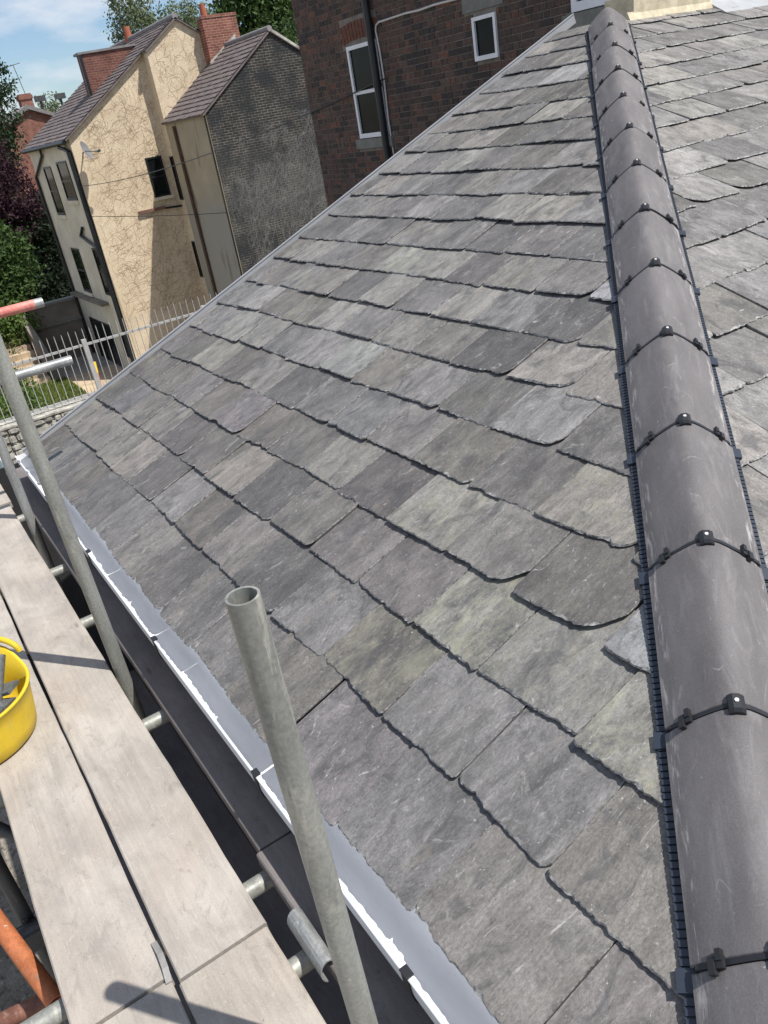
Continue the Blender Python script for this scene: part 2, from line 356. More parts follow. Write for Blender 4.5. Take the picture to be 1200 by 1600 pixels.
def render_material():
    M = mat('tan_render', 0.9, 0.15); N = NT(M)
    v = N.coord((1, 1, 1), 'world')
    c = N.mix(N.ramp(N.noise(v, 0.9, 6, 0.6), [(0.3, 0.0), (0.7, 1.0)]), (0.58, 0.475, 0.335), (0.70, 0.59, 0.43))
    c = N.mix(1.0, c, N.ramp(N.noise(v, 26, 5, 0.7), [(0.3, 0.8), (0.7, 1.16)]), 'MULTIPLY')
    c = N.mix(N.ramp(N.noise(v, 3.2, 8, 0.72, 0.6), [(0.5, 0.0), (0.68, 0.4)]), c, (0.30, 0.21, 0.13))
    N.color(c); N.bump(N.noise(v, 30, 4), 0.35, 0.03)
    return M
M_RENDER = render_material()
M_RENDERD = plain('front_cream_render', (0.62, 0.56, 0.44), 0.9, 0.15, var=0.16, scale=1.3, world=True)
def grey_render():
    M = mat('stained_wing_render', 0.95, 0.03); N = NT(M)
    v = N.coord((1, 1, 1), 'world'); geo = N.n('ShaderNodeNewGeometry'); sp = N.n('ShaderNodeSeparateXYZ'); N.l(geo.outputs['Position'], sp.inputs[0])
    c = N.mix(N.ramp(N.noise(v, 1.2, 6, 0.6), [(0.3, 0.0), (0.7, 1.0)]), (0.32, 0.275, 0.20), (0.42, 0.365, 0.275))
    lo = N.ramp(N.math('ADD', N.math('MULTIPLY', sp.outputs[2], 0.25), N.math('MULTIPLY', N.noise(v, 1.5, 4), 0.5)), [(0.0, 1.0), (0.25, 0.0)])
    c = N.mix(lo, c, (0.31, 0.298, 0.265))
    st = N.ramp(N.noise(N.coord((2.4, 2.4, 0.35), 'world'), 1.5, 5, 0.65, 0.6), [(0.58, 0.0), (0.68, 0.75)])
    c = N.mix(st, c, (0.12, 0.09, 0.06))
    N.color(c); return M
M_RENDERW = grey_render()

def brick_tex(name, c1, c2, mortar, vecscale=(1, 1, 1), axis='x', soot=None, row=0.075, bw=0.225):
    M = mat(name, 0.95, 0.05); N = NT(M)
    geo = N.n('ShaderNodeNewGeometry'); sp = N.n('ShaderNodeSeparateXYZ'); N.l(geo.outputs['Position'], sp.inputs[0])
    cb = N.n('ShaderNodeCombineXYZ'); N.l(sp.outputs[1 if axis == 'y' else 0], cb.inputs[0]); N.l(sp.outputs[2], cb.inputs[1])
    br = N.n('ShaderNodeTexBrick'); N.l(cb.outputs[0], br.inputs['Vector']); br.inputs['Scale'].default_value = 1.0
    br.inputs['Brick Width'].default_value = bw; br.inputs['Row Height'].default_value = row; br.inputs['Mortar Size'].default_value = 0.007
    br.inputs['Color1'].default_value = (*c1, 1); br.inputs['Color2'].default_value = (*c2, 1); br.inputs['Mortar'].default_value = (*mortar, 1)
    c = br.outputs['Color']
    v = N.coord((1, 1, 1), 'world')
    c = N.mix(1.0, c, N.ramp(N.noise(v, 2.4, 6, 0.65), [(0.3, 0.65), (0.7, 1.3)]), 'MULTIPLY')
    if soot: c = soot(N, v, c, br.outputs['Fac'], sp)
    N.color(c)
    return M
def soot_fn(N, v, c, fac, sp):
    sm = N.ramp(N.noise(v, 1.6, 7, 0.7), [(0.42, 0.95), (0.60, 0.1)])
    c = N.mix(N.math('MULTIPLY', sm, 0.9), c, (0.028, 0.031, 0.034))
    # pale runners left by a creeper, densest half way up
    q1 = N.math('ABSOLUTE', N.math('SUBTRACT', N.noise(N.coord((1, 3.0, 0.9), 'world', rot=(0.25, 0, 0)), 4.2, 5, 0.68, 1.0), 0.5))
    q2 = N.math('ABSOLUTE', N.math('SUBTRACT', N.noise(N.coord((1, 3.4, 1.1), 'world', rot=(-0.3, 0, 0)), 6.2, 5, 0.68, 1.0), 0.5))
    ln = N.mix(1.0, N.ramp(q1, [(0.0, 1.0), (0.03, 0.0)]), N.ramp(q2, [(0.0, 0.9), (0.026, 0.0)]), 'LIGHTEN')
    zz = N.math('ABSOLUTE', N.math('ADD', sp.outputs[2], 0.6))
    ln = N.math('MULTIPLY', ln, N.ramp(N.math('ADD', N.math('MULTIPLY', zz, 0.35), N.math('MULTIPLY', N.noise(v, 0.9, 3), 0.5)), [(0.30, 0.8), (0.85, 0.0)]))
    c = N.mix(N.math('MULTIPLY', ln, 0.55), c, (0.26, 0.255, 0.235))
    op = N.ramp(N.noise(v, 1.3, 4, 0.6), [(0.66, 0.0), (0.70, 0.5)])
    return c
M_SOOT = brick_tex('sooty_brick', (0.036, 0.035, 0.034), (0.060, 0.053, 0.047), (0.20, 0.19, 0.165), axis='y', soot=soot_fn)
M_REDBRICK = brick_tex('red_brick', (0.18, 0.068, 0.05), (0.25, 0.10, 0.072), (0.30, 0.24, 0.20), axis='y')
M_DORMER = brick_tex('dormer_brick', (0.14, 0.058, 0.047), (0.19, 0.08, 0.06), (0.2, 0.16, 0.14), axis='y')
M_REDBRICKX = brick_tex('red_brick_side', (0.23, 0.075, 0.05), (0.30, 0.11, 0.075), (0.26, 0.2, 0.17), axis='x')
M_DARKBRICK_FAR = brick_tex('dark_brick_far', (0.07, 0.035, 0.028), (0.14, 0.055, 0.04), (0.15, 0.125, 0.105), axis='x', row=0.08, bw=0.235)
M_OWNBRICK = brick_tex('own_wall_brick', (0.055, 0.045, 0.043), (0.08, 0.06, 0.055), (0.10, 0.09, 0.085), axis='x')
M_MORTAR = plain('old_mortar', (0.20, 0.18, 0.155), 0.95, 0.1, var=0.3, scale=9, bump=0.4)
def brick_piece():
    M = mat('dark_brick', 0.85, 0.2); N = NT(M); info = N.n('ShaderNodeObjectInfo')
    at = N.n('ShaderNodeAttribute', attribute_name='tone')
    c = N.mix(1.0, info.outputs['Color'], at.outputs['Color'], 'MULTIPLY')
    v = N.coord((1, 1, 1), 'world')
    c = N.mix(1.0, c, N.ramp(N.noise(v, 22, 6, 0.7), [(0.3, 0.6), (0.7, 1.4)]), 'MULTIPLY')
    c = N.mix(N.ramp(N.noise(v, 1.1, 5, 0.6), [(0.48, 0.0), (0.66, 0.5)]), c, (0.045, 0.038, 0.037))
    N.color(c); N.bump(N.noise(v, 60, 4), 0.4, 0.006); return M
M_BRICKP = brick_piece()
M_FARSLATE = plain('far_roof_slate', (0.150, 0.126, 0.122), 0.75, 0.25, var=0.3, scale=5, world=True)
M_FARSLATE2 = plain('far_roof_slate_grey', (0.20, 0.19, 0.19), 0.75, 0.25, var=0.25, scale=4, world=True)
M_CONC = plain('weathered_concrete', (0.19, 0.165, 0.135), 0.9, 0.15, var=0.3, scale=1.2, bump=0.2, world=True)
M_GROUND = plain('yard_concrete', (0.30, 0.27, 0.23), 0.9, 0.15, var=0.35, scale=2.6, bump=0.3, world=True)
def rough_mat():
    M = mat('rough_concrete_roof', 0.95, 0.1); N = NT(M); v = N.coord((1, 1, 1), 'world')
    c = N.mix(N.ramp(N.noise(v, 3, 7, 0.65), [(0.35, 0.0), (0.65, 1.0)]), (0.22, 0.195, 0.155), (0.40, 0.365, 0.31))
    c = N.mix(N.ramp(N.noise(v, 22, 6, 0.7), [(0.52, 0.0), (0.62, 0.7)]), c, (0.08, 0.07, 0.055))
    c = N.mix(N.ramp(N.noise(v, 45, 5, 0.7), [(0.60, 0.0), (0.66, 0.8)]), c, (0.55, 0.53, 0.48))
    N.color(c); N.bump(N.noise(v, 26, 6, 0.7), 0.9, 0.03); return M
M_ROUGH = rough_mat()
M_SAND = plain('sandy_paving', (0.42, 0.33, 0.22), 0.9, 0.15, var=0.25, scale=1.5, world=True)
M_SOIL = plain('soil', (0.12, 0.10, 0.07), 0.95, 0.1, var=0.4, scale=3, world=True)
M_WALLSTONE = plain('limewashed_stone', (0.36, 0.35, 0.31), 0.9, 0.15, var=0.5, scale=5, bump=0.5, world=True)
M_WALLJOINT = plain('wall_joint', (0.17, 0.16, 0.14), 0.95, 0.1, var=0.3, world=True)
M_RAIL = plain('galvanised_fence', (0.44, 0.44, 0.43), 0.5, 0.4, 0.1, var=0.15, world=True)
M_BARK = plain('bark', (0.09, 0.07, 0.05), 0.9, 0.1, var=0.4, scale=8, world=True)
M_TEAL = plain('teal_sheet_metal', (0.13, 0.185, 0.19), 0.45, 0.5, 0.3, var=0.15, world=True)
M_DISH = plain('dish_grey', (0.20, 0.20, 0.21), 0.5, 0.3, var=0.08)
M_POT = plain('terracotta', (0.30, 0.10, 0.06), 0.85, 0.2, var=0.2)
def leaf_mat(name, c1, c2):
    M = mat(name, 0.6, 0.25); N = NT(M)
    at = N.n('ShaderNodeAttribute', attribute_name='tone')
    N.color(N.mix(at.outputs['Fac'], c1, c2))
    try: N.b.inputs['Subsurface Weight'].default_value = 0.0
    except Exception: pass
    tr = N.n('ShaderNodeBsdfTranslucent'); mx = N.n('ShaderNodeMixShader'); mx.inputs[0].default_value = 0.25
    N.l(N.mix(at.outputs['Fac'], c1, c2), tr.inputs['Color'])
    o = N.t.nodes['Material Output']; N.l(N.b.outputs[0], mx.inputs[1]); N.l(tr.outputs[0], mx.inputs[2]); N.l(mx.outputs[0], o.inputs['Surface'])
    return M
M_LEAF = leaf_mat('leaf_green', (0.025, 0.055, 0.016), (0.075, 0.125, 0.03))
M_LEAFB = leaf_mat('leaf_bright', (0.05, 0.10, 0.02), (0.14, 0.20, 0.05))
M_LEAFD = leaf_mat('leaf_dark', (0.012, 0.026, 0.012), (0.035, 0.065, 0.024))
M_LEAFDD = leaf_mat('leaf_very_dark', (0.007, 0.014, 0.007), (0.020, 0.036, 0.014))  # leaf colour darkened to stand for the deep shade behind the wall
M_LEAFP = leaf_mat('leaf_purple', (0.018, 0.008, 0.013), (0.060, 0.024, 0.034))
M_LEAFS = leaf_mat('leaf_birch', (0.09, 0.12, 0.06), (0.19, 0.23, 0.12))
M_GRASS = leaf_mat('grass_blade', (0.09, 0.13, 0.025), (0.20, 0.24, 0.06))

# ------------------------------------------------------------------ ground
GZ = -6.25
tag(MB().add([(-400, -600, GZ), (900, -600, GZ), (900, 600, GZ), (-400, 600, GZ)], [(0, 1, 2, 3)]).build('ground', M_GROUND), kind='structure')
tag(MB().add([(14.3, -6.7, GZ+0.006), (28.4, -6.7, GZ+0.006), (28.4, -4.5, GZ+0.006), (14.3, -4.5, GZ+0.006)], [(0, 1, 2, 3)]).build('path', M_SAND), kind='structure')
tag(MB().add([(14.3, -4.49, GZ+0.005), (28.4, -4.49, GZ+0.005), (28.4, 2.0, GZ+0.005), (14.3, 2.0, GZ+0.005)], [(0, 1, 2, 3)]).build('lawn_ground', plain('lawn_turf', (0.16, 0.19, 0.055), 0.95, 0.1, var=0.5, scale=2.2, world=True)), kind='structure')
tag(MB().add([(31.7, -80, GZ+0.004), (400, -80, GZ+0.004), (400, 80, GZ+0.004), (31.7, 80, GZ+0.004)], [(0, 1, 2, 3)]).build('garden_soil', M_SOIL), kind='structure')

# ------------------------------------------------------------------ our house: slates, hip tiles, gutter
P = math.radians(21.3892); W = 4.7626; CP = math.cos(P); SP = math.sin(P); TP = math.tan(P)
S_TOP = 4.60
house = thing('house', 'house under a low hipped grey slate roof with dark hip tiles and pale gutter', 'house', (-2.4, -2.2, GZ))
E1a, E2a, Na = Vector((-1, 0, 0)), Vector((0, -CP, SP)), Vector((0, SP, CP))           # left slope
E1b, E2b, Nb = Vector((0, -1, 0)), Vector((CP, 0, SP)), Vector((-SP, 0, CP))           # right slope
O1, O2 = Vector((0, 0, 0)), Vector((-W, 0, 0))
PAL = [((0.212, 0.206, 0.205), 5), ((0.222, 0.217, 0.211), 5), ((0.203, 0.206, 0.212), 4), ((0.230, 0.220, 0.196), 4),
       ((0.248, 0.226, 0.200), 3), ((0.205, 0.188, 0.193), 3), ((0.232, 0.232, 0.206), 3), ((0.170, 0.168, 0.170), 4)]
def pick():
    t = random.uniform(0, sum(w for _, w in PAL))
    for c, w in PAL:
        t -= w
        if t <= 0: break
    k = random.uniform(0.54, 0.98)
    mn = sum(c)/3; c = [mn+(x-mn)*0.42 for x in c]
    return [c[0]*k*1.02, c[1]*k*0.995, c[2]*k*0.968]

def clip_poly(pts, fn):
    # keep fn(x, y) >= 0 ; points carry a third value
    out_ = []
    for i in range(len(pts)):
        a, b = pts[i], pts[(i+1) % len(pts)]; fa, fb = fn(a[0], a[1]), fn(b[0], b[1])
        if fa >= 0: out_.append(a)
        if (fa >= 0) != (fb >= 0):
            t = fa/(fa-fb); out_.append(tuple(a[k]+(b[k]-a[k])*t for k in range(3)))
    return out_

def make_slate(O, e1, e2, n, a0, a1, s0, length, g, cut, near, material, tint, lich=0.0, round_right=0.0, round_left=0.0, lift=None):
    w = a1-a0; t = random.uniform(0.008, 0.0145); seed = random.uniform(0, 900)
    nb = max(6, int(w/(0.0085 if near else 0.02)))
    pts = []
    cl, crr = max(round_left, random.choice((0.003, 0.005, 0.008, 0.014))), max(round_right, random.choice((0.003, 0.005, 0.009, 0.018)))
    tilt = random.uniform(-0.0075, 0.0075); big = random.random()
    cx_ = random.uniform(0.1, 0.9)*w
    for i in range(nb+1):                          # ragged dressed tail, left to right
        x = w*i/nb; q = seed+x*55
        y = (noise.noise((q, 1.3, 0))*0.0042 + noise.noise((q*2.7, 5.1, 0))*0.0026 + tilt*(x/w-0.5)*2 + random.uniform(-0.0016, 0.0016))
        if big < 0.55 and abs(x-cx_) < 0.035: y += random.uniform(0.005, 0.009)*(1-abs(x-cx_)/0.035)
        if x < cl: y += (cl-x)**2/cl*(1.0 if round_left < 0.02 else 0.9)
        if w-x < crr: y += (crr-(w-x))**2/crr*(1.0 if round_right < 0.02 else 0.9)
        ins = 0.0015+0.011*max(0, noise.noise((q*0.6, 9.7, 3)))+0.003*random.random()
        pts.append((x, y, ins))
    for k in range(1, 5):
        pts.append((w+noise.noise((seed+k*3.1, 7, 1))*0.0022, length*k/5*0.62+pts[nb][1], 0.0008))
    pts.append((w, length, 0)); pts.append((0, length, 0))
    for k in range(4, 0, -1):
        pts.append((noise.noise((seed+k*3.1, 2, 8))*0.0022, length*k/5*0.62+pts[0][1], 0.0008))
    if cut: pts = clip_poly(pts, lambda x, y: cut(a0+x, s0+y))
    if len(pts) < 3: return None
    if s0+length > S_TOP: pts = clip_poly(pts, lambda x, y: S_TOP-(s0+y))
    if len(pts) < 3: return None
    if lift is None: lift = random.choice((0, 0, 0.001, 0.002, 0.004, 0.007))
    roll = random.uniform(-0.0034, 0.0034)
    zt = lambda x, y: lift*(1-y/length)-t*y/g-0.0005+roll*(2*x/w-1)
    r1 = [(x, y+i_, zt(x, y)) for x, y, i_ in pts]; r2 = [(x, y+i_*0.1, zt(x, y)-0.42*t) for x, y, i_ in pts]; r3 = [(x, y+(0.022 if i_ > 0.0009 else 0), zt(x, y)-t) for x, y, i_ in pts]
    k = len(pts)
    mb = MB(); mb.add(r1+r2+r3, [tuple(range(k))] + [(k+i, k+(i+1) % k, (i+1) % k, i) for i in range(k)] + [(2*k+i, 2*k+(i+1) % k, k+(i+1) % k, k+i) for i in range(k)])
    o = mb.build('slate', material, house); o.data.materials.append(M_SLATE_EDGE)
    for p_ in range(1, k+1): o.data.polygons[p_].material_index = 1
    rz = random.uniform(-0.004, 0.004); ca, sa = math.cos(rz), math.sin(rz)
    f1, f2 = e1*ca+e2*sa, e2*ca-e1*sa
    M4 = Matrix((f1, f2, n)).transposed().to_4x4(); M4.translation = O+e1*a0+e2*s0
    o.matrix_basis = M4
    o.color = (*tint, lich)
    return o

# courses of the left slope: height up the slope and joints measured from the far verge
COURSES = [
 (-0.107, [0, .29, .57, .80, 1.055, 1.45, 1.74, 2.04, 2.36, 2.65, 2.96, 3.277, 3.621, 3.926, 4.276, 4.6, 4.9]),
 (0.151, [.0, .155, .464, .705, .99, 1.274, 1.597, 1.905, 2.22, 2.523, 2.831, 3.151, 3.481, 3.785, 4.094, 4.62]),
 (0.396, [0, .273, .53, .82, 1.125, 1.44, 1.754, 2.078, 2.395, 2.702, 3.008, 3.322, 3.607, 3.946, 4.40]),
 (0.637, [0, .16, .422, .728, 1.045, 1.352, 1.66, 1.96, 2.27, 2.563, 2.884, 3.2, 3.505, 3.831, 4.2]),
 (0.875, [0, .24, .53, .877, 1.184, 1.508, 1.819, 2.131, 2.427, 2.733, 3.052, 3.356, 3.72, 4.0]),
 (1.114, [0, .13, .413, .756, 1.051, 1.356, 1.674, 1.98, 2.263, 2.596, 2.904, 3.217, 3.75]),
 (1.353, [0, .303, .589, .90, 1.209, 1.5, 1.812, 2.129, 2.416, 2.751, 3.051, 3.55]),
 (1.583, [0, .18, .472, .752, 1.081, 1.38, 1.689, 1.998, 2.29, 2.601, 2.893, 3.3]),
 (1.821, [0, .249, .589, .876, 1.204, 1.516, 1.834, 2.10, 2.438, 2.732, 3.1]),
 (2.05, [0, .16, .444, .727, 1.027, 1.389, 1.716, 2.01, 2.313, 2.85]),
 (2.294, [0, .298, .598, .888, 1.179, 1.536, 1.838, 2.144, 2.65]),
 (2.524, [0, .14, .435, .763, 1.116, 1.414, 1.714, 2.0, 2.4]),
 (2.766, [0, .265, .598, .959, 1.252, 1.581, 1.871, 2.2]),
 (3.021, [0, .232, .566, .863, 1.12, 1.409, 1.738, 2.0]),
 (3.262, [0, .299, .633, .95, 1.274, 1.75]),
 (3.504, [0, .255, .51, .776, 1.096, 1.5]),
 (3.752, [0, .284, .61, .946, 1.3]),
 (4.0, [0, .20, .458, .787, 1.1]),
 (4.245, [0, .244, .609, .85]),
 (4.459, [0, .188, .453, .7])]
ROUND_R = {(3, 11): 0.09, (3, 12): 0.10, (4, 11): 0.07, (5, 10): 0.05, (6, 9): 0.045, (7, 9): 0.06, (8, 8): 0.05, (2, 4): 0.05, (3, 5): 0.045, (5, 8): 0.04, (4, 6): 0.03, (3, 8): 0.035, (6, 8): 0.045, (0, 13): 0.06, (1, 9): 0.03, (4, 9): 0.03, (2, 7): 0.03}
SPECIAL = {(2, 11): ((0.245, 0.245, 0.205), 0.8), (2, 12): ((0.235, 0.235, 0.215), 0.45), (2, 13): ((0.27, 0.265, 0.225), 0.95), (3, 10): ((0.25, 0.245, 0.21), 0.6),
           (4, 8): ((0.225, 0.205, 0.195), 0), (3, 8): ((0.25, 0.24, 0.21), 0.25), (3, 5): ((0.215, 0.185, 0.20), 0), (4, 7): ((0.205, 0.21, 0.212), 0),
           (4, 4): ((0.25, 0.235, 0.21), 0.1), (5, 6): ((0.262, 0.262, 0.236), 0.1), (5, 2): ((0.235, 0.23, 0.20), 0.5), (4, 2): ((0.25, 0.24, 0.20), 0.4),
           (1, 2): ((0.235, 0.215, 0.19), 0.25), (1, 3): ((0.24, 0.225, 0.19), 0.35), (2, 1): ((0.19, 0.185, 0.19), 0), (0, 13): ((0.235, 0.215, 0.195), 0.08),
           (0, 11): ((0.205, 0.183, 0.195), 0), (0, 12): ((0.20, 0.195, 0.198), 0), (1, 10): ((0.205, 0.2, 0.2), 0), (1, 12): ((0.205, 0.2, 0.2), 0.15), (1, 13): ((0.21, 0.205, 0.207), 0.1),
           (8, 4): ((0.255, 0.255, 0.215), 0.6), (8, 5): ((0.26, 0.25, 0.215), 0.2), (10, 6): ((0.30, 0.27, 0.22), 0.1), (12, 2): ((0.27, 0.265, 0.23), 0.2),
           (14, 3): ((0.29, 0.27, 0.22), 0.2), (8, 9): ((0.30, 0.30, 0.33), 0), (16, 2): ((0.30, 0.30, 0.30), 0)}
ahip = lambda s: W-s*CP
cut1 = lambda a, s: (ahip(s)-0.10)-a
G = 0.24
for ci, (s0, js) in enumerate(COURSES):
    for j in range(len(js)-1):
        a0, a1 = js[j], js[j+1]
        if a0 > ahip(s0)-0.11: continue
        gap = random.uniform(0.003, 0.0065) if random.random() < 0.7 else random.uniform(0.007, 0.011)
        tint, lich = SPECIAL.get((ci, j), (pick(), random.choice((0, 0, 0, 0, 0, 0, 0.12, 0.3))))
        if (ci, j) in SPECIAL: mean = sum(tint)/3; tint = [(mean+(x-mean)*0.45)*0.84 for x in tint]; lich *= 0.55
        if ci < 5: tint = [tint[0]*0.90, tint[1]*0.885, tint[2]*0.875]
        make_slate(O1, E1a, E2a, Na, a0+gap/2, a1-gap/2, s0+random.uniform(-0.007, 0.007), 0.54, G, cut1, ci < 9, M_SLATE if ci < 12 else M_SLATE_DUSTY, tint, lich,
                   ROUND_R.get((ci, j), 0.0), lift=0.006 if (ci, j) in ((3, 12), (4, 11), (5, 8), (6, 8), (8, 2)) else None)
# the short cut slate tucked in by the hip
make_slate(O1, E1a, E2a, Na, 3.84, 4.2, 0.62, 0.3, G, cut1, True, M_SLATE, (0.2, 0.205, 0.21), 0.1, lift=0.008)
# right slope: courses run across, rising away from the viewer
cut2 = lambda a, s: a-(s*CP+0.10)                  # a = distance from the left eave line, hip at a = s cos P
for k in range(-4, 15):
    s0 = 1.36+0.2385*k
    if s0 > S_TOP-0.08: break
    hipb = s0*CP
    a = 0.308*math.floor(hipb/0.308)+(0.154 if k % 2 else 0.0)-0.308+0.05
    lim = min(7.4, hipb+0.9+(s0/4.5)*2.3)
    while a < lim:
        a1 = a+0.308+random.uniform(-0.012, 0.012)
        if a1 > hipb+0.12:
            gap = random.uniform(0.002, 0.006); first = a < hipb+0.12
            make_slate(O2, E1b, E2b, Nb, a+gap/2, a1-gap/2, s0+random.uniform(-0.008, 0.008), 0.54, G, cut2, k < 5, M_SLATE_DUSTY, [x*1.2 for x in pick()], random.choice((0, 0, 0, 0, 0.1)),
                       round_left=(random.choice((0.02, 0.05, 0.08)) if random.random() < 0.35 else 0), lift=random.choice((0, 0.001, 0.003)))
        a = a1
# felted deck beneath, walls, fascia
d = -0.034
ap_x, ap_y, ap_z = -0.50, -4.2626, 4.2626*TP
far_y = -8.5
deck = MB()
deck.add([Vector((0.0, 0.04, 0))+Na*d, Vector((-W-0.02, 0.04, 0))+Na*d, Vector((ap_x, ap_y, ap_z))+Na*d, Vector((0, ap_y, ap_z))+Na*d], [(0, 3, 2, 1)])
deck.add([Vector((-W-0.02, 0.02, -0.005))+Nb*d, Vector((ap_x, ap_y, ap_z))+Nb*d, Vector((ap_x, -6.4, ap_z))+Nb*d, Vector((-W-0.02, -6.4, -0.005))+Nb*d], [(0, 1, 2, 3)])
deck.build('roof_deck', M_DECK, house)
MB().box(-W+0.08, -0.02, -0.12, -0.34, GZ, -0.075).box(-W+0.08, -W+0.35, -0.34, -6.4, GZ, -0.075).build('wall', M_OWNBRICK, house)
MB().prism([(-0.02, -0.34, GZ), (-0.02, -4.2, GZ), (-0.02, -4.2, 1.56), (-0.02, -0.34, 0.02)], (-0.2, 0, 0)).build('gable_wall', M_OWNBRICK, house)
MB().box(-W+0.05, 0.0, 0.0, -0.118, -0.30, -0.062).build('fascia', M_BLKPAINT, house)
# verge trim along the far edge: low upstand with a flat cap
vt = MB()
def vp(x, s, h): return Vector((x, 0, 0))+E2a*s+Na*h
for (x0, x1, h0, h1) in ((0.004, 0.030, -0.04, 0.020), (0.000, 0.012, 0.0201, 0.026)):
    vt.add([vp(x, s, h) for s in (-0.13, 4.80) for h in (h0, h1) for x in (x0, x1)], [(0, 1, 3, 2), (4, 6, 7, 5), (0, 4, 5, 1), (2, 3, 7, 6), (0, 2, 6, 4), (1, 5, 7, 3)])
vt.build('verge_trim', M_VERGE, house)

# gutter
gut = MB(); cyy, czz, rr = 0.106, -0.062, 0.066; n_ = 28
GD = 0.100
def gpt(t, r, d): c, q = math.cos(t), math.sin(t); return (cyy+r*math.copysign(abs(c)**0.62, c), czz-d*abs(q)**0.62)
prof_o = [gpt(math.pi*i/n_, rr, GD) for i in range(n_+1)]
prof_i = [gpt(math.pi*i/n_, rr-0.003, GD-0.003) for i in range(n_+1)]
gx = [0.06, -1.2, -2.49, -3.75, -5.0]
prof = [(prof_o[0][0]+0.004, czz+0.006)] + prof_o + prof_i[::-1] + [(prof_i[0][0]-0.001, czz+0.006)]
kp = len(prof)
vv = [(x, y, z) for x in (gx[0], gx[-1]) for y, z in prof]
gut.add(vv, [(i, (i+1) % kp, kp+(i+1) % kp, kp+i) for i in range(kp)])
g_o = gut.build('gutter', M_GUTTER, house)
for p in g_o.data.polygons: p.use_smooth = True
MB().prism([(0.060, y, z) for y, z in prof_o], (0.004, 0, 0)).build('stop_end', M_GUTTER, g_o)
for x in (-0.8, -1.61, -2.49, -3.32, -4.02, -4.6):
    b = MB()
    b.prism([(x-0.013, y, z) for y, z in [gpt(math.pi*i/14, rr+0.004, GD+0.004) for i in range(15)] +
             [gpt(math.pi*i/14, rr+0.0012, GD+0.0012) for i in range(14, -1, -1)]], (0.026, 0, 0))
    b.box(x-0.013, x+0.013, cyy+rr-0.012, cyy+rr+0.006, czz+0.0065, czz+0.012)
    b.build('bracket', M_BLACK, g_o)

# hip tiles ------------------------------------------------------
HD = Vector((-1, 1, -TP)).normalized()             # down the hip
HX = Vector((1, 1, 0)).normalized()                # across, to the left slope
HN = HX.cross(HD) if HX.cross(HD).z > 0 else HD.cross(HX)
HN.normalize()
APEX = Vector((0, -W, W*TP)); T = 0.45; I0 = 1.7049
def hprof(w, off=0.0): return 0.092-0.955*(math.sqrt(w*w+0.032**2)-0.032)+off
ws = [-0.128, -0.122, -0.11, -0.095, -0.08, -0.065, -0.05, -0.038, -0.026, -0.014, 0, 0.014, 0.026, 0.038, 0.05, 0.065, 0.08, 0.095, 0.11, 0.122, 0.128]
def zprof(w):
    z = hprof(w)
    if abs(w) > 0.121: z -= 0.006
    return z
def hip_frame(o, i):
    M4 = Matrix((HD, HX, HN)).transposed().to_4x4(); M4.translation = APEX+HD*(T*(i+I0)); o.matrix_basis = M4
def hip_sub(mb, name, material, parent): return mb.build(name, material, parent)
NT_H = 15
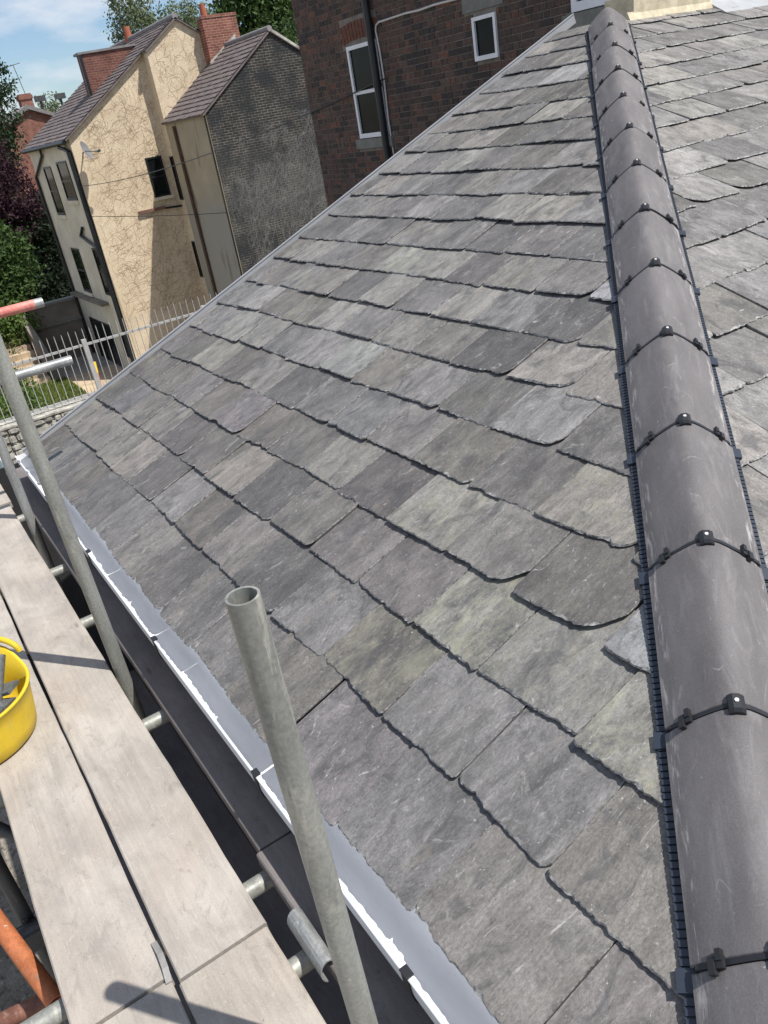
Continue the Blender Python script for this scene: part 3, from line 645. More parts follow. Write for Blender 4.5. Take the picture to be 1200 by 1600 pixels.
for i in range(0, NT_H):
    ln = T-0.010
    mb = MB(); k = len(ws)
    top = [(w, zprof(w)) for w in ws]; bot = [(w*0.965, hprof(w*0.965)-0.016) for w in ws]
    sec = []
    xs = (0.0, 0.004, ln-0.004, ln)
    for xi, x in enumerate(xs):
        dz = -0.003 if xi in (0, 3) else 0
        sec += [(x, w, z+dz) for w, z in top]
    for xi in range(3):
        for j in range(k-1):
            a = xi*k+j; mb.f.append([a, a+k, a+k+1, a+1]); mb.sm.append(True)
    mb.v += sec
    b0 = len(mb.v)
    mb.v += [(0, w, z) for w, z in bot]+[(ln, w, z) for w, z in bot]
    for j in range(k-1):
        mb.f.append([b0+j, b0+j+1, b0+k+j+1, b0+k+j]); mb.sm.append(True)
        mb.f.append([j, j+1, b0+j+1, b0+j]); mb.sm.append(False)
        e = 3*k; mb.f.append([e+j+1, e+j, b0+k+j, b0+k+j+1]); mb.sm.append(False)
    for j in (0, k-1):
        mb.f.append([0*k+j, 3*k+j, b0+k+j, b0+j]); mb.sm.append(False)
    o = mb.build('hip_tile', M_HIP, house); hip_frame(o, i)
    o.matrix_basis = o.matrix_basis @ Matrix.Translation((0, random.uniform(-0.0025, 0.0025), random.uniform(-0.002, 0.002))) @ Matrix.Rotation(random.uniform(-0.012, 0.012), 4, 'X') @ Matrix.Rotation(random.uniform(-0.006, 0.006), 4, 'Z')
    jx = ln+0.005                                   # joint below this tile
    # rubber seal standing in the joint
    s = MB(); wl = [w for w in ws if abs(w) < 0.127]
    ring = [(w, hprof(w)+0.0005) for w in wl]; ring2 = [(w, hprof(w)-0.02) for w in wl]; kk = len(wl)
    s.add([(jx-0.0045, w, z) for w, z in ring]+[(jx+0.0045, w, z) for w, z in ring], [(j, kk+j, kk+j+1, j+1) for j in range(kk-1)])
    for xx, sg in ((jx-0.0045, 1), (jx+0.0045, -1)):
        s.add([(xx, w, z) for w, z in ring]+[(xx, w, z) for w, z in ring2], [((j, j+1, kk+j+1, kk+j))[::sg] for j in range(kk-1)])
    hip_sub(s, 'joint_seal', M_BLACK, o)
    # crest clamp: folded plate over the crown with bevelled ends
    c_ = MB(); hl, hw = 0.021, 0.0155
    zs = lambda w: hprof(w)
    sect = [(-hw, zs(hw)+0.001), (-hw, zs(hw)+0.010), (-hw*0.45, zs(0)+0.0135), (hw*0.45, zs(0)+0.0135), (hw, zs(hw)+0.010), (hw, zs(hw)+0.001)]
    n6 = len(sect)
    vs_ = []
    for x, sc_ in ((jx-hl, -0.006), (jx-hl+0.006, 0), (jx+hl-0.006, 0), (jx+hl, -0.006)):
        vs_ += [(x, w, z+sc_) for w, z in sect]
    c_.add(vs_, [(q*n6+j, (q+1)*n6+j, (q+1)*n6+j+1, q*n6+j+1) for q in range(3) for j in range(n6-1)] + [tuple(range(n6)), tuple(range(3*n6, 4*n6))[::-1]])
    hip_sub(c_, 'crest_clamp', M_BLACK, o)
    sc = MB(); sc.tube((jx-0.001, 0, hprof(0)+0.0136), (jx-0.001, 0, hprof(0)+0.0165), 0.0042, 10); hip_sub(sc, 'screw', M_SCREW, o)
    # side clips: stepped hooks over both tile ends
    for sd in (-1, 1):
        q = MB()
        wc = 0.088*sd; sl = -0.955*wc/math.sqrt(wc*wc+0.032**2)
        ay = Vector((0, 1, sl)).normalized(); az = Vector((1, 0, 0)).cross(ay); ax = Vector((1, 0, 0))
        c0 = Vector((jx, wc, hprof(wc)))
        q.obox(c0+az*0.004, ax, ay, az, 0.010, 0.014, 0.0045)
        q.obox(c0+az*0.007+ax*0.008+ay*(0.006*sd), ax, ay, az, 0.011, 0.006, 0.0055)
        q.obox(c0+az*0.006-ax*0.010-ay*(0.008*sd), ax, ay, az, 0.009, 0.005, 0.005)
        hip_sub(q, 'side_clip', M_BLACK, o)
    # ribbed ventilated tray peeping out along both edges
    for sd, nn in ((1, Na), (-1, Nb)):
        q = MB()
        loc_n = Vector((nn.dot(HD), nn.dot(HX), nn.dot(HN)))       # slope normal in tile space
        side = loc_n.cross(Vector((1, 0, 0)))
        if side.y*sd < 0: side = -side
        side.normalize()
        base = Vector((0, 0, 0)) + side*0.100
        up = loc_n
        q.add([(0, *( (base+up*0.001)[1:])), (T, *((base+up*0.001)[1:])), (T, *((base+side*0.047+up*0.006)[1:])), (0, *((base+side*0.047+up*0.006)[1:]))], [(0, 1, 2, 3)] if sd > 0 else [(3, 2, 1, 0)])
        nr = 30
        for r_ in range(nr):
            x = T*(r_+0.5)/nr
            q.obox(Vector((x, 0, 0))+base+side*0.0232+up*0.0052, Vector((1, 0, 0)), side, up, 0.0055, 0.0225, 0.0036)
        hip_sub(q, 'vent_tray', M_TRAY, o)
        tb = MB(); tb.obox(Vector((jx+0.012, 0, 0))+base+side*0.030+up*0.0085, Vector((1, 0, 0)), side, up, 0.019, 0.0235, 0.0045)
        hip_sub(tb, 'tray_joint', M_TRAY, o)
# top of the roof: stone upstand, lead
cs = MB(); cs.box(-0.52, -0.26, -4.50, -5.30, 1.50, 1.80); cs.build('stone_upstand', M_STONE, house)
cs = MB(); cs.prism([(-0.56, -4.44, 1.615), (-0.515, -4.44, 1.70), (-0.515, -5.32, 1.70), (-0.56, -5.32, 1.615)], (0.02, 0, -0.03)); cs.build('mortar_fillet', M_STONE, house)
cs = MB(); cs.prism([(-0.66, -5.31, 1.60), (-0.30, -5.31, 1.80), (-0.30, -7.2, 1.80), (-0.66, -7.2, 1.60)], (0, 0, -0.035)); cs.build('lead_flashing', M_LEAD, house)
cs = MB(); cs.box(-0.50, -0.02, -4.22, -4.45, 1.52, 1.645); cs.build('ridge_upstand', M_STONEG, house)

# ------------------------------------------------------------------ scaffold
ZB = -0.225; RT = 0.02415
def pole(name, p0, p1, material, label, cat, group=None, r=RT, hollow=True):
    mid = Vector(p0)
    mb = MB(); mb.tube(Vector(p0)-mid, Vector(p1)-mid, r, 28, wall=0.004 if hollow else 0)
    o = mb.build(name, material, None, mid)
    return tag(o, label, cat, group)
pole('scaffold_standard', (-4.047, 0.285, GZ), (-4.047, 0.285, 0.897), M_TUBE, 'open-topped galvanised tube standing upright by the gutter, its hollow end showing', 'scaffold tube', 'upright scaffold tubes along the gutter')
pole('scaffold_standard', (-2.285, 0.285, GZ), (-2.285, 0.285, 1.95), M_TUBE, 'tall galvanised tube standing upright beside the boards level with the yellow tub', 'scaffold tube', 'upright scaffold tubes along the gutter')
pole('scaffold_standard', (-0.532, 0.262, GZ), (-0.532, 0.262, 1.95), M_TUBE2, 'upright grey tube at the far end of the boards, carrying two cross rails', 'scaffold tube', 'upright scaffold tubes along the gutter')
a = onx(112, 562, -0.585); pole('guard_rail_tube', (-0.585, a.y, a.z), (-0.585, 1.15, a.z+0.0), M_TUBE2, 'bare galvanised horizontal rail tube ending over the slates', 'scaffold tube')
a = onx(67, 472, -0.48); b_ = a.z
rr_o = thing('guard_rail_tube', 'horizontal rail tube painted pinkish red with a bare silver end', 'scaffold tube', (-0.48, 0.5, a.z))
MB().tube((-0.48, a.y, a.z), (-0.48, a.y+0.042, a.z), RT, 28, wall=0.004).build('bare_end', M_TUBE2, rr_o)
MB().tube((-0.48, a.y+0.0425, a.z), (-0.48, 1.15, a.z), RT, 28, wall=0.004).build('painted_length', M_RED, rr_o)
TR = [(-1.175, 0.20), (-1.758, 0.18), (-2.597, 0.15), (-3.435, 0.175), (-3.70, 0.18), (-0.35, 0.1), (-4.5, 0.1)]
for x, y0 in TR:
    pole('transom_tube', (x, 0.05, ZB-0.0625), (x, 1.25, ZB-0.0625), M_TUBE, 'galvanised cross tube lying under the scaffold boards', 'scaffold tube', 'cross tubes under the boards')
pole('ledger_tube', (-5.2, 0.335, ZB-0.112), (0.7, 0.335, ZB-0.112), M_TUBE2, 'long tube running under the boards beside the upright tubes', 'scaffold tube')
# outer side, seen past the left edge of the boards
pole('scaffold_brace', atd(-60, 1365, 2.30), atd(88, 1566, 2.06), M_RUST, 'rusty orange painted brace tube slanting under the boards', 'scaffold tube')
pole('scaffold_rail', atd(-30, 1612, 2.20), atd(86, 1556, 2.22), M_BROWN, 'brown painted tube below the orange brace', 'scaffold tube')
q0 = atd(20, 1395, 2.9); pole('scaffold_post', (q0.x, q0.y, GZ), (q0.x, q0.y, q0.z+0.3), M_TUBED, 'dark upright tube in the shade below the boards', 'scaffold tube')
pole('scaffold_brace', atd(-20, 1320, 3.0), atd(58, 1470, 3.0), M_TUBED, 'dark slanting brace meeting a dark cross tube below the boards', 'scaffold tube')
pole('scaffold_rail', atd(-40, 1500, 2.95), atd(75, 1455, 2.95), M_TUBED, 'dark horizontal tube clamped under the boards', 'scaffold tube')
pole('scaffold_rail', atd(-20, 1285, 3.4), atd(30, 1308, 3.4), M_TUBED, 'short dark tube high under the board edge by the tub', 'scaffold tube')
# coupler between the dark tubes
cc = atd(52, 1462, 2.93); mb = MB()
mb.obox((0, 0, 0), Vector((1, 0, 0)), Vector((0, 1, 0)), Vector((0, 0, 1)), 0.035, 0.045, 0.04).tube((0.0, -0.06, 0.02), (0.0, 0.06, 0.02), 0.032, 12).tube((0.04, 0, -0.03), (0.04, 0, 0.06), 0.012, 8)
tag(mb.build('tube_coupler', M_TUBED, None, cc), 'dark swivel coupler where the shaded tubes cross', 'coupler')

def board(name, x0, x1, y0, y1, label, material, z=ZB, hoops=(), rot=0.0, group='scaffold boards'):
    th = thing(name, label, 'scaffold board', ((x0+x1)/2, (y0+y1)/2, z-0.038), group)
    L = x1-x0; wd = y1-y0; mb = MB()
    nx = 40; ch = 0.004; rows = []
    sd = random.uniform(0, 99)
    for i in range(nx+1):
        x = -L/2+L*i/nx; wob = noise.noise((sd+x*1.7, 0, 0))*0.0035
        zz_ = noise.noise((sd+x*0.8, 4, 0))*0.0022
        e0 = noise.noise((sd+x*9, 8, 0))*0.0018; e1_ = noise.noise((sd+x*9, 3, 5))*0.0018
        rows.append([(x, -wd/2+wob+e0, -0.038), (x, -wd/2+wob+e0, -ch+zz_), (x, -wd/2+wob+ch+e0, zz_), (x, 0+wob, zz_+0.0012*noise.noise((sd+x*2, 1, 1))), (x, wd/2+wob-ch+e1_, zz_), (x, wd/2+wob+e1_, -ch+zz_), (x, wd/2+wob+e1_, -0.038)])
    for r_ in rows: mb.v += r_
    for i in range(nx):
        for j in range(6):
            a = i*7+j; mb.f.append([a, a+1, a+8, a+7][::-1]); mb.sm.append(False)
    mb.f.append(list(range(7))); mb.f.append([nx*7+j for j in range(7)][::-1]); mb.sm += [False, False]
    o = mb.build('plank', material, th)
    o.location = ((x0+x1)/2, (y0+y1)/2, z)
    for hx in hoops:
        hb = MB(); hb.box(hx-0.012, hx+0.012, y0+0.002, y1-0.002, z+0.0021, z+0.0036).box(hx-0.012, hx+0.012, y0-0.0035, y0-0.0018, z-0.038, z+0.0025).box(hx-0.012, hx+0.012, y1+0.0018, y1+0.0035, z-0.038, z+0.0025)
        hb.build('end_band', M_HOOP, th)
    return th
board('scaffold_board', -3.597, -0.22, 0.316, 0.538, 'long pale board next to the upright tubes, tube shadow across it', M_BOARD, hoops=())
board('scaffold_board', -5.3, -3.607, 0.318, 0.541, 'pale board butted end to end, nearest the open-topped tube', M_BOARD2)
board('scaffold_board', -3.572, -0.20, 0.548, 0.772, 'pale board carrying the edge of the yellow tub', M_BOARD)
board('scaffold_board', -5.3, -3.582, 0.552, 0.776, 'short pale board crossed by the rounded end of a tube shadow', M_BOARD2)
board('scaffold_board', -2.52, -0.22, 0.782, 1.004, 'board under the middle of the yellow tub', M_BOARD)
board('scaffold_board', -0.19, 0.62, 0.30, 0.52, 'warm toned board at the far end beyond the last upright tube', M_BOARD2)
board('scaffold_board', -0.18, 0.62, 0.535, 0.76, 'warm toned outer board beyond the last upright tube', M_BOARD2)
board('inner_board', -3.392, 0.35, 0.022, 0.238, 'shade-darkened board tucked under the gutter', M_BOARDD)
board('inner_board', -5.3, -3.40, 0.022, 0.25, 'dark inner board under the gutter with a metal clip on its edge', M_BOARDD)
for yy in (-0.105, 0.125, 0.355, 0.585): board('added_lower_board', -5.3, 1.2, yy, yy+0.222, 'added dark board low in the gap beside the gutter, keeping light out', M_BOARDD, z=-2.15, group='added boards darkening the gap')  # guessed boards, added so the gap beside the gutter stays dark
tag(MB().box(0.66, 0.67, -0.7, 1.1, -4.6, -0.29).build('gap_shade_sheet', M_DECK), 'added black sheet below the far end of the boards, keeping the gap dark', 'light blocker')  # invented sheet that hides sunlit ground and blackens the gap
for zz, lab in ((onx(112, 562, -0.585).z, 'clamp joining the bare rail to the far upright tube'), (onx(67, 472, -0.48).z, 'clamp joining the red rail to the far upright tube')):
    mb = MB().tube((-0.532, 0.262, zz-0.03), (-0.532, 0.262, zz+0.03), 0.032, 14).tube((-0.585 if zz < 0.6 else -0.48, 0.232, zz), (-0.585 if zz < 0.6 else -0.48, 0.292, zz), 0.032, 14).obox((-0.55, 0.30, zz), Vector((1, 0, 0)), Vector((0, 1, 0)), Vector((0, 0, 1)), 0.03, 0.012, 0.012)
    tag(mb.build('tube_coupler', M_HOOP), lab, 'coupler')
# hoop iron peeling up between the boards
pk = MB(); pts_ = [onz(240, 1472, ZB+0.004), onz(250, 1490, ZB+0.012), onz(258, 1512, ZB+0.010), onz(264, 1535, ZB+0.003)]
for i in range(3):
    wv = Vector((0, 0.007, 0.001)); pk.add([pts_[i]-wv, pts_[i]+wv, pts_[i+1]+wv, pts_[i+1]-wv, pts_[i]-wv-Vector((0, 0, .0015)), pts_[i]+wv-Vector((0, 0, .0015)), pts_[i+1]+wv-Vector((0, 0, .0015)), pts_[i+1]-wv-Vector((0, 0, .0015))], [(0, 1, 2, 3), (7, 6, 5, 4), (0, 4, 5, 1), (1, 5, 6, 2), (2, 6, 7, 3), (3, 7, 4, 0)])
tag(pk.build('loose_hoop_iron', M_HOOP), 'loose strip of hoop iron curling up at the board joint', 'metal strip')
# board clip: curved steel saddle on the inner board's edge
cl = MB(); x0, x1 = -3.80, -3.635
arc = [(0.255+0.020*math.cos(t), ZB-0.002+0.030*math.sin(t)) for t in [math.radians(a) for a in range(-60, 171, 21)]]
arc2 = [(y+(y-0.255)*0.14, z+(z-ZB)*0.14) for y, z in arc]
k = len(arc)
cl.add([(x, y, z) for x in (x0, x1) for y, z in arc]+[(x, y, z) for x in (x0, x1) for y, z in arc2],
       [(i, i+1, k+i+1, k+i) for i in range(k-1)] + [(3*k+i, 3*k+i+1, 2*k+i+1, 2*k+i) for i in range(k-1)] + [(2*k+i, 2*k+i+1, i+1, i) for i in range(k-1)] + [(k+i, k+i+1, 3*k+i+1, 3*k+i) for i in range(k-1)])
tag(cl.build('board_clip', M_TUBE2), 'curved grey steel clip hooked over the inner board beside the open-topped tube', 'board clip')

# yellow tub with tools -------------------------------------------
tub = thing('builders_tub', 'yellow flexible plastic tub with a loop handle, holding tools', 'tub', (-2.335, 0.79, ZB))
tc_ = Vector((-2.335, 0.790, ZB+0.002)); rb, rt_, hh = 0.195, 0.222, 0.172
mb = MB(); n_ = 56; pr_ = [(0.0, 0.0), (rb-0.012, 0.0), (rb, 0.010), (rb+(rt_-rb)*0.3, hh*0.3), (rb+(rt_-rb)*0.7, hh*0.7), (rt_, hh-0.006), (rt_+0.006, hh), (rt_+0.004, hh+0.006), (rt_-0.006, hh+0.004), (rb+(rt_-rb)*0.5-0.006, hh*0.5), (rb-0.008, 0.012), (0, 0.010)]
HA = [math.radians(-52), math.radians(128)]         # directions of the two loop handles
def tub_z(ang, z):
    if z < hh*0.6: return z
    w = 0
    for h in HA:
        d_ = abs((ang-h+math.pi) % (2*math.pi)-math.pi); w = max(w, math.exp(-(d_/0.33)**2))
    return z+0.045*w*((z-hh*0.6)/(hh*0.4))
for r_, z in pr_:
    for i in range(n_):
        an = 2*math.pi*i/n_; mb.v.append((tc_.x+r_*math.cos(an), tc_.y+r_*math.sin(an), tc_.z+tub_z(an, z)))
for q in range(len(pr_)-1):
    for i in range(n_): mb.f.append([q*n_+i, q*n_+(i+1) % n_, (q+1)*n_+(i+1) % n_, (q+1)*n_+i]); mb.sm.append(True)
mb.build('body', M_YELLOW, tub)
for h in HA:
    ctr = tc_+Vector((math.cos(h), math.sin(h), 0))*(rt_+0.002); tn = Vector((-math.sin(h), math.cos(h), 0)); outv = Vector((math.cos(h), math.sin(h), 0))
    hb = MB(); pts_ = [ctr+tn*(0.075*math.cos(t))+Vector((0, 0, hh+0.036+0.042*math.sin(t)))+outv*0.004 for t in [math.pi*i/24 for i in range(25)]]
    hb.path(pts_, 0.010, 12); hb.build('handle', M_YELLOW, tub)
tl = MB(); tl.tube(tc_+Vector((-0.10, -0.05, 0.03)), tc_+Vector((0.075, -0.165, 0.225)), 0.014, 12, 0.019).tube(tc_+Vector((-0.085, -0.06, 0.05)), tc_+Vector((-0.11, -0.045, 0.02)), 0.028, 10)
tag(tl.build('hammer', M_TOOL), 'hammer with a dark rubber grip leaning in the yellow tub', 'hammer')
tl = MB(); tl.obox(tc_+Vector((-0.04, -0.05, 0.13)), Vector((1, 0.2, 0.3)).normalized(), Vector((-0.2, 1, 0)).normalized(), Vector((-0.3, -0.05, 1)).normalized(), 0.075, 0.06, 0.012)
tl.tube(tc_+Vector((-0.10, -0.05, 0.12)), tc_+Vector((-0.02, -0.0, 0.2)), 0.02, 10)
tag(tl.build('slate_offcut', M_TOOL), 'dark grey offcut lying in the yellow tub', 'offcut')
tl = MB(); tl.obox(tc_+Vector((0.01, -0.09, 0.155)), Vector((1, -0.5, 0.5)).normalized(), Vector((0.5, 1, 0)).normalized(), Vector((-0.45, 0.2, 0.9)).normalized(), 0.085, 0.026, 0.006)
tag(tl.build('trowel', M_TOOL2), 'pale metal trowel blade sticking up in the yellow tub', 'trowel')
tl = MB(); tl.obox(tc_+Vector((0.09, -0.02, 0.15)), Vector((0.6, -0.7, 0.2)).normalized(), Vector((0.7, 0.6, 0)).normalized(), Vector((0, 0, 1)), 0.10, 0.035, 0.01)
for q_ in range(9):
    t2 = MB(); an = 0.7*q_; rr_ = 0.05+0.011*q_
    t2.obox(tc_+Vector((rr_*math.cos(an), rr_*math.sin(an), 0.085+0.006*q_)), Vector((math.cos(an*2.1), math.sin(an*2.1), 0.25)).normalized(), Vector((-math.sin(an*2.1), math.cos(an*2.1), 0)), Vector((-0.25*math.cos(an*2.1), -0.25*math.sin(an*2.1), 1)).normalized(), 0.055, 0.032, 0.006)
    tag(t2.build('slate_chip', M_TOOL), 'broken grey slate chip among those lying loose inside the yellow tub', 'slate chip', 'slate chips in the yellow tub')
tag(tl.build('tool_pouch', M_TOOL2), 'folded pale grey pouch on top of the tub', 'pouch')

# ------------------------------------------------------------------ dark brick house next door
YD = -6.5
dark = thing('brick_house', 'dark sooty red brick house with white windows and a black downpipe', 'house', (4.2, -9, GZ))
xl = ony(465, 60, YD).x
MB().box(0.35, xl-0.006, YD-0.006, -13.5, GZ, 6.2).build('wall', M_DARKBRICK_FAR, dark)
def rect_y(pts, y): ps = [ony(u, v, y) for u, v in pts]; return min(p.x for p in ps), max(p.x for p in ps), min(p.z for p in ps), max(p.z for p in ps)
w1a, w1b = ony(543, 74, YD), ony(566, 216, YD)
W1 = (ony(606, 195, YD).x-0.02, (w1a.x+w1b.x)/2, w1b.z, w1a.z)          # x0,x1,z0,z1 of the sash window
w2 = [ony(u, v, YD) for u, v in ((739, 28), (775, 18), (746, 96), (782, 88))]
W2 = ((w2[1].x+w2[3].x)/2, (w2[0].x+w2[2].x)/2, (w2[2].z+w2[3].z)/2, (w2[0].z+w2[1].z)/2)
L2 = (W2[0]-0.13, W2[1]+0.17, W2[3]+0.06, W2[3]+0.33)
S1 = (W1[0]-0.1, W1[1]+0.12, W1[2]-0.14, W1[2]-0.012)
w3 = ony(912, 12, YD)
W3 = (w3.x-0.75, w3.x+0.14, w3.z-0.02, w3.z+0.9)
S3 = (W3[0]-0.1, W3[1]+0.12, W3[2]-0.17, W3[2]-0.012)
ARCH = (W1[0]-0.06, W1[1]+0.14, W1[3], W1[3]+0.27)
holes = [W1, W2, L2, S1, W3, S3, ARCH]
MB().box(0.36, xl-0.002, YD-0.0055, YD-0.003, -1.6, 3.9).build('mortar_bed', M_MORTAR, dark)
ROW, BWD = 0.0755, 0.222
bricks = []
r_ = 0
z = -1.4
while z < 3.8:
    hd = r_ % 2; x = 0.4-random.uniform(0, 0.05)-(0.09 if r_ % 2 else 0)
    while x < xl-0.02:
        hd = 1-hd; bl_ = BWD*0.5 if (hd and r_ % 3) or r_ % 5 == 0 else BWD
        x0, x1 = max(x, 0.4), min(x+bl_, xl)
        if x1-x0 > 0.03:
            segs = [(x0, x1)]
            for hx0, hx1, hz0, hz1 in holes:
                if z+ROW-0.01 > hz0 and z < hz1:
                    ns = []
                    for p0, p1 in segs:
                        if p1 <= hx0 or p0 >= hx1: ns.append((p0, p1))
                        else:
                            if p0 < hx0-0.02: ns.append((p0, hx0))
                            if p1 > hx1+0.02: ns.append((hx1, p1))
                    segs = ns
            for p0, p1 in segs:
                if p1-p0 > 0.03: bricks.append((p0, p1, z))
        x += bl_
    z += ROW; r_ += 1
# arch voussoirs over the sash
nv = 11
for i in range(nv):
    f = (i+0.5)/nv; bricks.append(('v', ARCH[0]+(ARCH[1]-ARCH[0])*f, ARCH[2]+0.02+0.05*(1-(2*f-1)**2), (f-0.5)*0.35))
def visible_size(b):
    if b[0] == 'v': return 1e9
    p = Vector(((b[0]+b[1])/2, YD, b[2]))-CAM; dep = p.dot(FWD)
    u = 600+FPX*p.dot(RIGHT)/dep; v = 800+FPX*p.dot(DOWN)/dep
    if not (455 < u < 905 and -15 < v < 320): return -dep
    # hidden behind the slates?
    line = 690+(u-63)*(37-690)/(882-63)
    if v > line+14: return -dep
    return 1000-dep*10
bricks.sort(key=visible_size, reverse=True)
BC = [((0.098, 0.068, 0.057), 6), ((0.082, 0.060, 0.052), 6), ((0.115, 0.070, 0.056), 4), ((0.150, 0.078, 0.058), 1.6), ((0.056, 0.047, 0.044), 5), ((0.108, 0.078, 0.064), 5)]
def bpick():
    t = random.uniform(0, sum(w for _, w in BC))
    for c, w in BC:
        t -= w
        if t <= 0: break
    return c
rest = MB(); rest_c = []
bmeshes = {}
for i, b in enumerate(bricks):
    if b[0] == 'v':
        o = MB().obox((0, 0, 0), Vector((1, 0, 0)), Vector((0, 1, 0)), Vector((0, 0, 1)), 0.031, 0.012, 0.112).build('brick', M_BRICKP, dark)
        o.location = (b[1], YD-0.004, b[2]+0.112); o.rotation_euler = (0, b[3], 0); o.color = (0.15, 0.062, 0.042, 1)
        continue
    x0, x1, z = b; prd = random.uniform(-0.002, 0.004); j = 0.0045
    if i < 290:
        key = round((x1-x0)/0.004)*0.004
        if key not in bmeshes:
            hw = key/2-j; mb = MB(); c4 = 0.004
            fr = [(-hw, 0.006, 0), (hw, 0.006, 0), (hw, 0.006, ROW-2*j), (-hw, 0.006, ROW-2*j)]
            top4 = [(-hw+c4, 0.010, c4), (hw-c4, 0.010, c4), (hw-c4, 0.010, ROW-2*j-c4), (-hw+c4, 0.010, ROW-2*j-c4)]
            bk = [(x, -0.02, zz) for x, _, zz in fr]
            mb.add(bk+fr+top4, [(8, 11, 10, 9)] + [(4+q, 8+q, 8+(q+1) % 4, 4+(q+1) % 4) for q in range(4)] + [(q, 4+q, 4+(q+1) % 4, (q+1) % 4) for q in range(4)])
            bmeshes[key] = mb.build('brick', M_BRICKP, dark); o = bmeshes[key]
            ca = o.data.color_attributes.new('tone', 'FLOAT_COLOR', 'POINT')
            for c in ca.data: c.color = (1, 1, 1, 1)
        else:
            o = bmeshes[key].copy(); col.objects.link(o)
        o.location = ((x0+x1)/2, YD-0.006+prd, z+j); o.color = (*bpick(), 1)
    else:
        rest.box(x0+j, x1-j, YD-0.02, YD+0.003+prd, z+j, z+ROW-j); rest_c += [bpick()]*8
ro = rest.build('brickwork', M_BRICKP, dark); tag(ro, kind='stuff')
ca = ro.data.color_attributes.new('tone', 'FLOAT_COLOR', 'POINT')
for c, t in zip(ca.data, rest_c): c.color = (*t, 1)
for o in col.objects:
    if o.name.startswith('brick') and o.type == 'MESH' and 'tone' not in o.data.color_attributes:
        ca = o.data.color_attributes.new('tone', 'FLOAT_COLOR', 'POINT')
        for c in ca.data: c.color = (1, 1, 1, 1)
def window_y(parent, R, y, out_, bars, frame_mat, fw=0.055, depth=0.07, name='window'):
    # window in a wall facing +Y (out_=1); bars = list of fractions up the height
    x0, x1, z0, z1 = R; depth = -0.006
    pane = MB().box(x0+0.01, x1-0.01, y+0.006*out_, y-0.004*out_, z0+0.01, z1-0.01).build('window', M_GLASS, parent)
    f = MB(); ya, yb = y+0.034*out_, y+0.0062*out_
    f.box(x0, x0+fw, ya, yb, z0, z1).box(x1-fw, x1, ya, yb, z0, z1).box(x0+fw, x1-fw, ya, yb, z1-fw, z1).box(x0+fw, x1-fw, ya, yb, z0, z0+fw*1.2)
    for b in bars: f.box(x0+fw, x1-fw, ya-0.010*out_, yb, z0+(z1-z0)*b-fw*0.45, z0+(z1-z0)*b+fw*0.45)
    f.build('frame', frame_mat, pane)
    return pane
w = window_y(dark, W1, YD, 1, [0.5], M_WHITE, 0.05, 0.03)
MB().box(S1[0], S1[1], YD-0.01, YD+0.05, S1[2], S1[3]).build('window_sill', M_STONEG, dark)
window_y(dark, W2, YD, 1, [], M_WHITE, 0.04, 0.03)
MB().box(L2[0], L2[1], YD-0.01, YD+0.012, L2[2], L2[3]).build('lintel', M_STONEG, dark)
window_y(dark, W3, YD, 1, [], M_WHITE, 0.07, 0.03)
MB().box(S3[0], S3[1], YD-0.01, YD+0.05, S3[2], S3[3]).build('window_sill', M_STONEG, dark)
dp = ony(604, 240, YD+0.09); dpm = MB(); dpm.tube((dp.x, YD+0.075, GZ), (dp.x, YD+0.075, 6.2), 0.052, 14)
for zz in (0.3, 1.6, 2.9): dpm.tube((dp.x, YD+0.075, zz), (dp.x, YD+0.075, zz+0.06), 0.062, 14)
dpm.build('downpipe', M_BLKPAINT, dark)
cb = [ony(u, v, YD+0.02) for u, v in ((618, 262), (615.6, 242.7), (607, 187), (600, 123), (594, 83), (587, 48), (587.5, 40), (592, 34.5), (600, 32), (633, 21), (655, 16), (677, 8), (700, 2), (740, -9))]
MB().path(cb, 0.013, 8).build('cable', M_CABLE, dark)
# tiled roof out of frame, so that the house is whole
MB().prism([(0.2, -6.3, 6.2), (0.2, -10, 8.2), (0.2, -13.7, 6.2)], (xl+0.1, 0, 0)).build('roof', M_FARSLATE, dark)

# ------------------------------------------------------------------ tan rendered house
XH = 25.0; YL = -6.81; YR = -15.6; RIDGE_Y = -11.2; EZ = 1.97; RZ = 4.85; XF = 31.7; YB = -9.98; XB = 24.55; XW = 20.79
tan = thing('rendered_house', 'tall tan rendered house with creeper stems, a sooty brick wing and slate roofs', 'house', (28, -11, GZ))
def roofz(y): return EZ+(RZ-EZ)*((YL-y)/(YL-RIDGE_Y)) if y > RIDGE_Y else RZ-(RZ-EZ)*((RIDGE_Y-y)/(RIDGE_Y-YR))
MB().prism([(XH, YL, GZ), (XH, YL, EZ), (XH, YB, roofz(YB)), (XH, YB, GZ)], (0.25, 0, 0)).build('gable_wall', M_RENDER, tan)
MB().box(XH+0.251, XF, YL-0.001, YL-0.3, GZ, EZ-0.002).build('front_wall', M_RENDERD, tan)
MB().prism([(XB, YB, GZ), (XB, YB, roofz(YB)), (XB, RIDGE_Y, RZ), (XB, YR, EZ), (XB, YR, GZ)], (0.75, 0, 0)).build('tower_wall', M_RENDER, tan)
MB().prism([(XF-0.3, YL-0.31, GZ), (XF-0.3, YL-0.31, EZ), (XF-0.3, RIDGE_Y, RZ), (XF-0.3, YR, EZ), (XF-0.3, YR, GZ)], (0.28, 0, 0)).build('rear_wall', M_RENDERD, tan)
MB().box(XH+0.3, XF, YR, YR+0.3, GZ, EZ).build('rear_wall', M_RENDERD, tan)
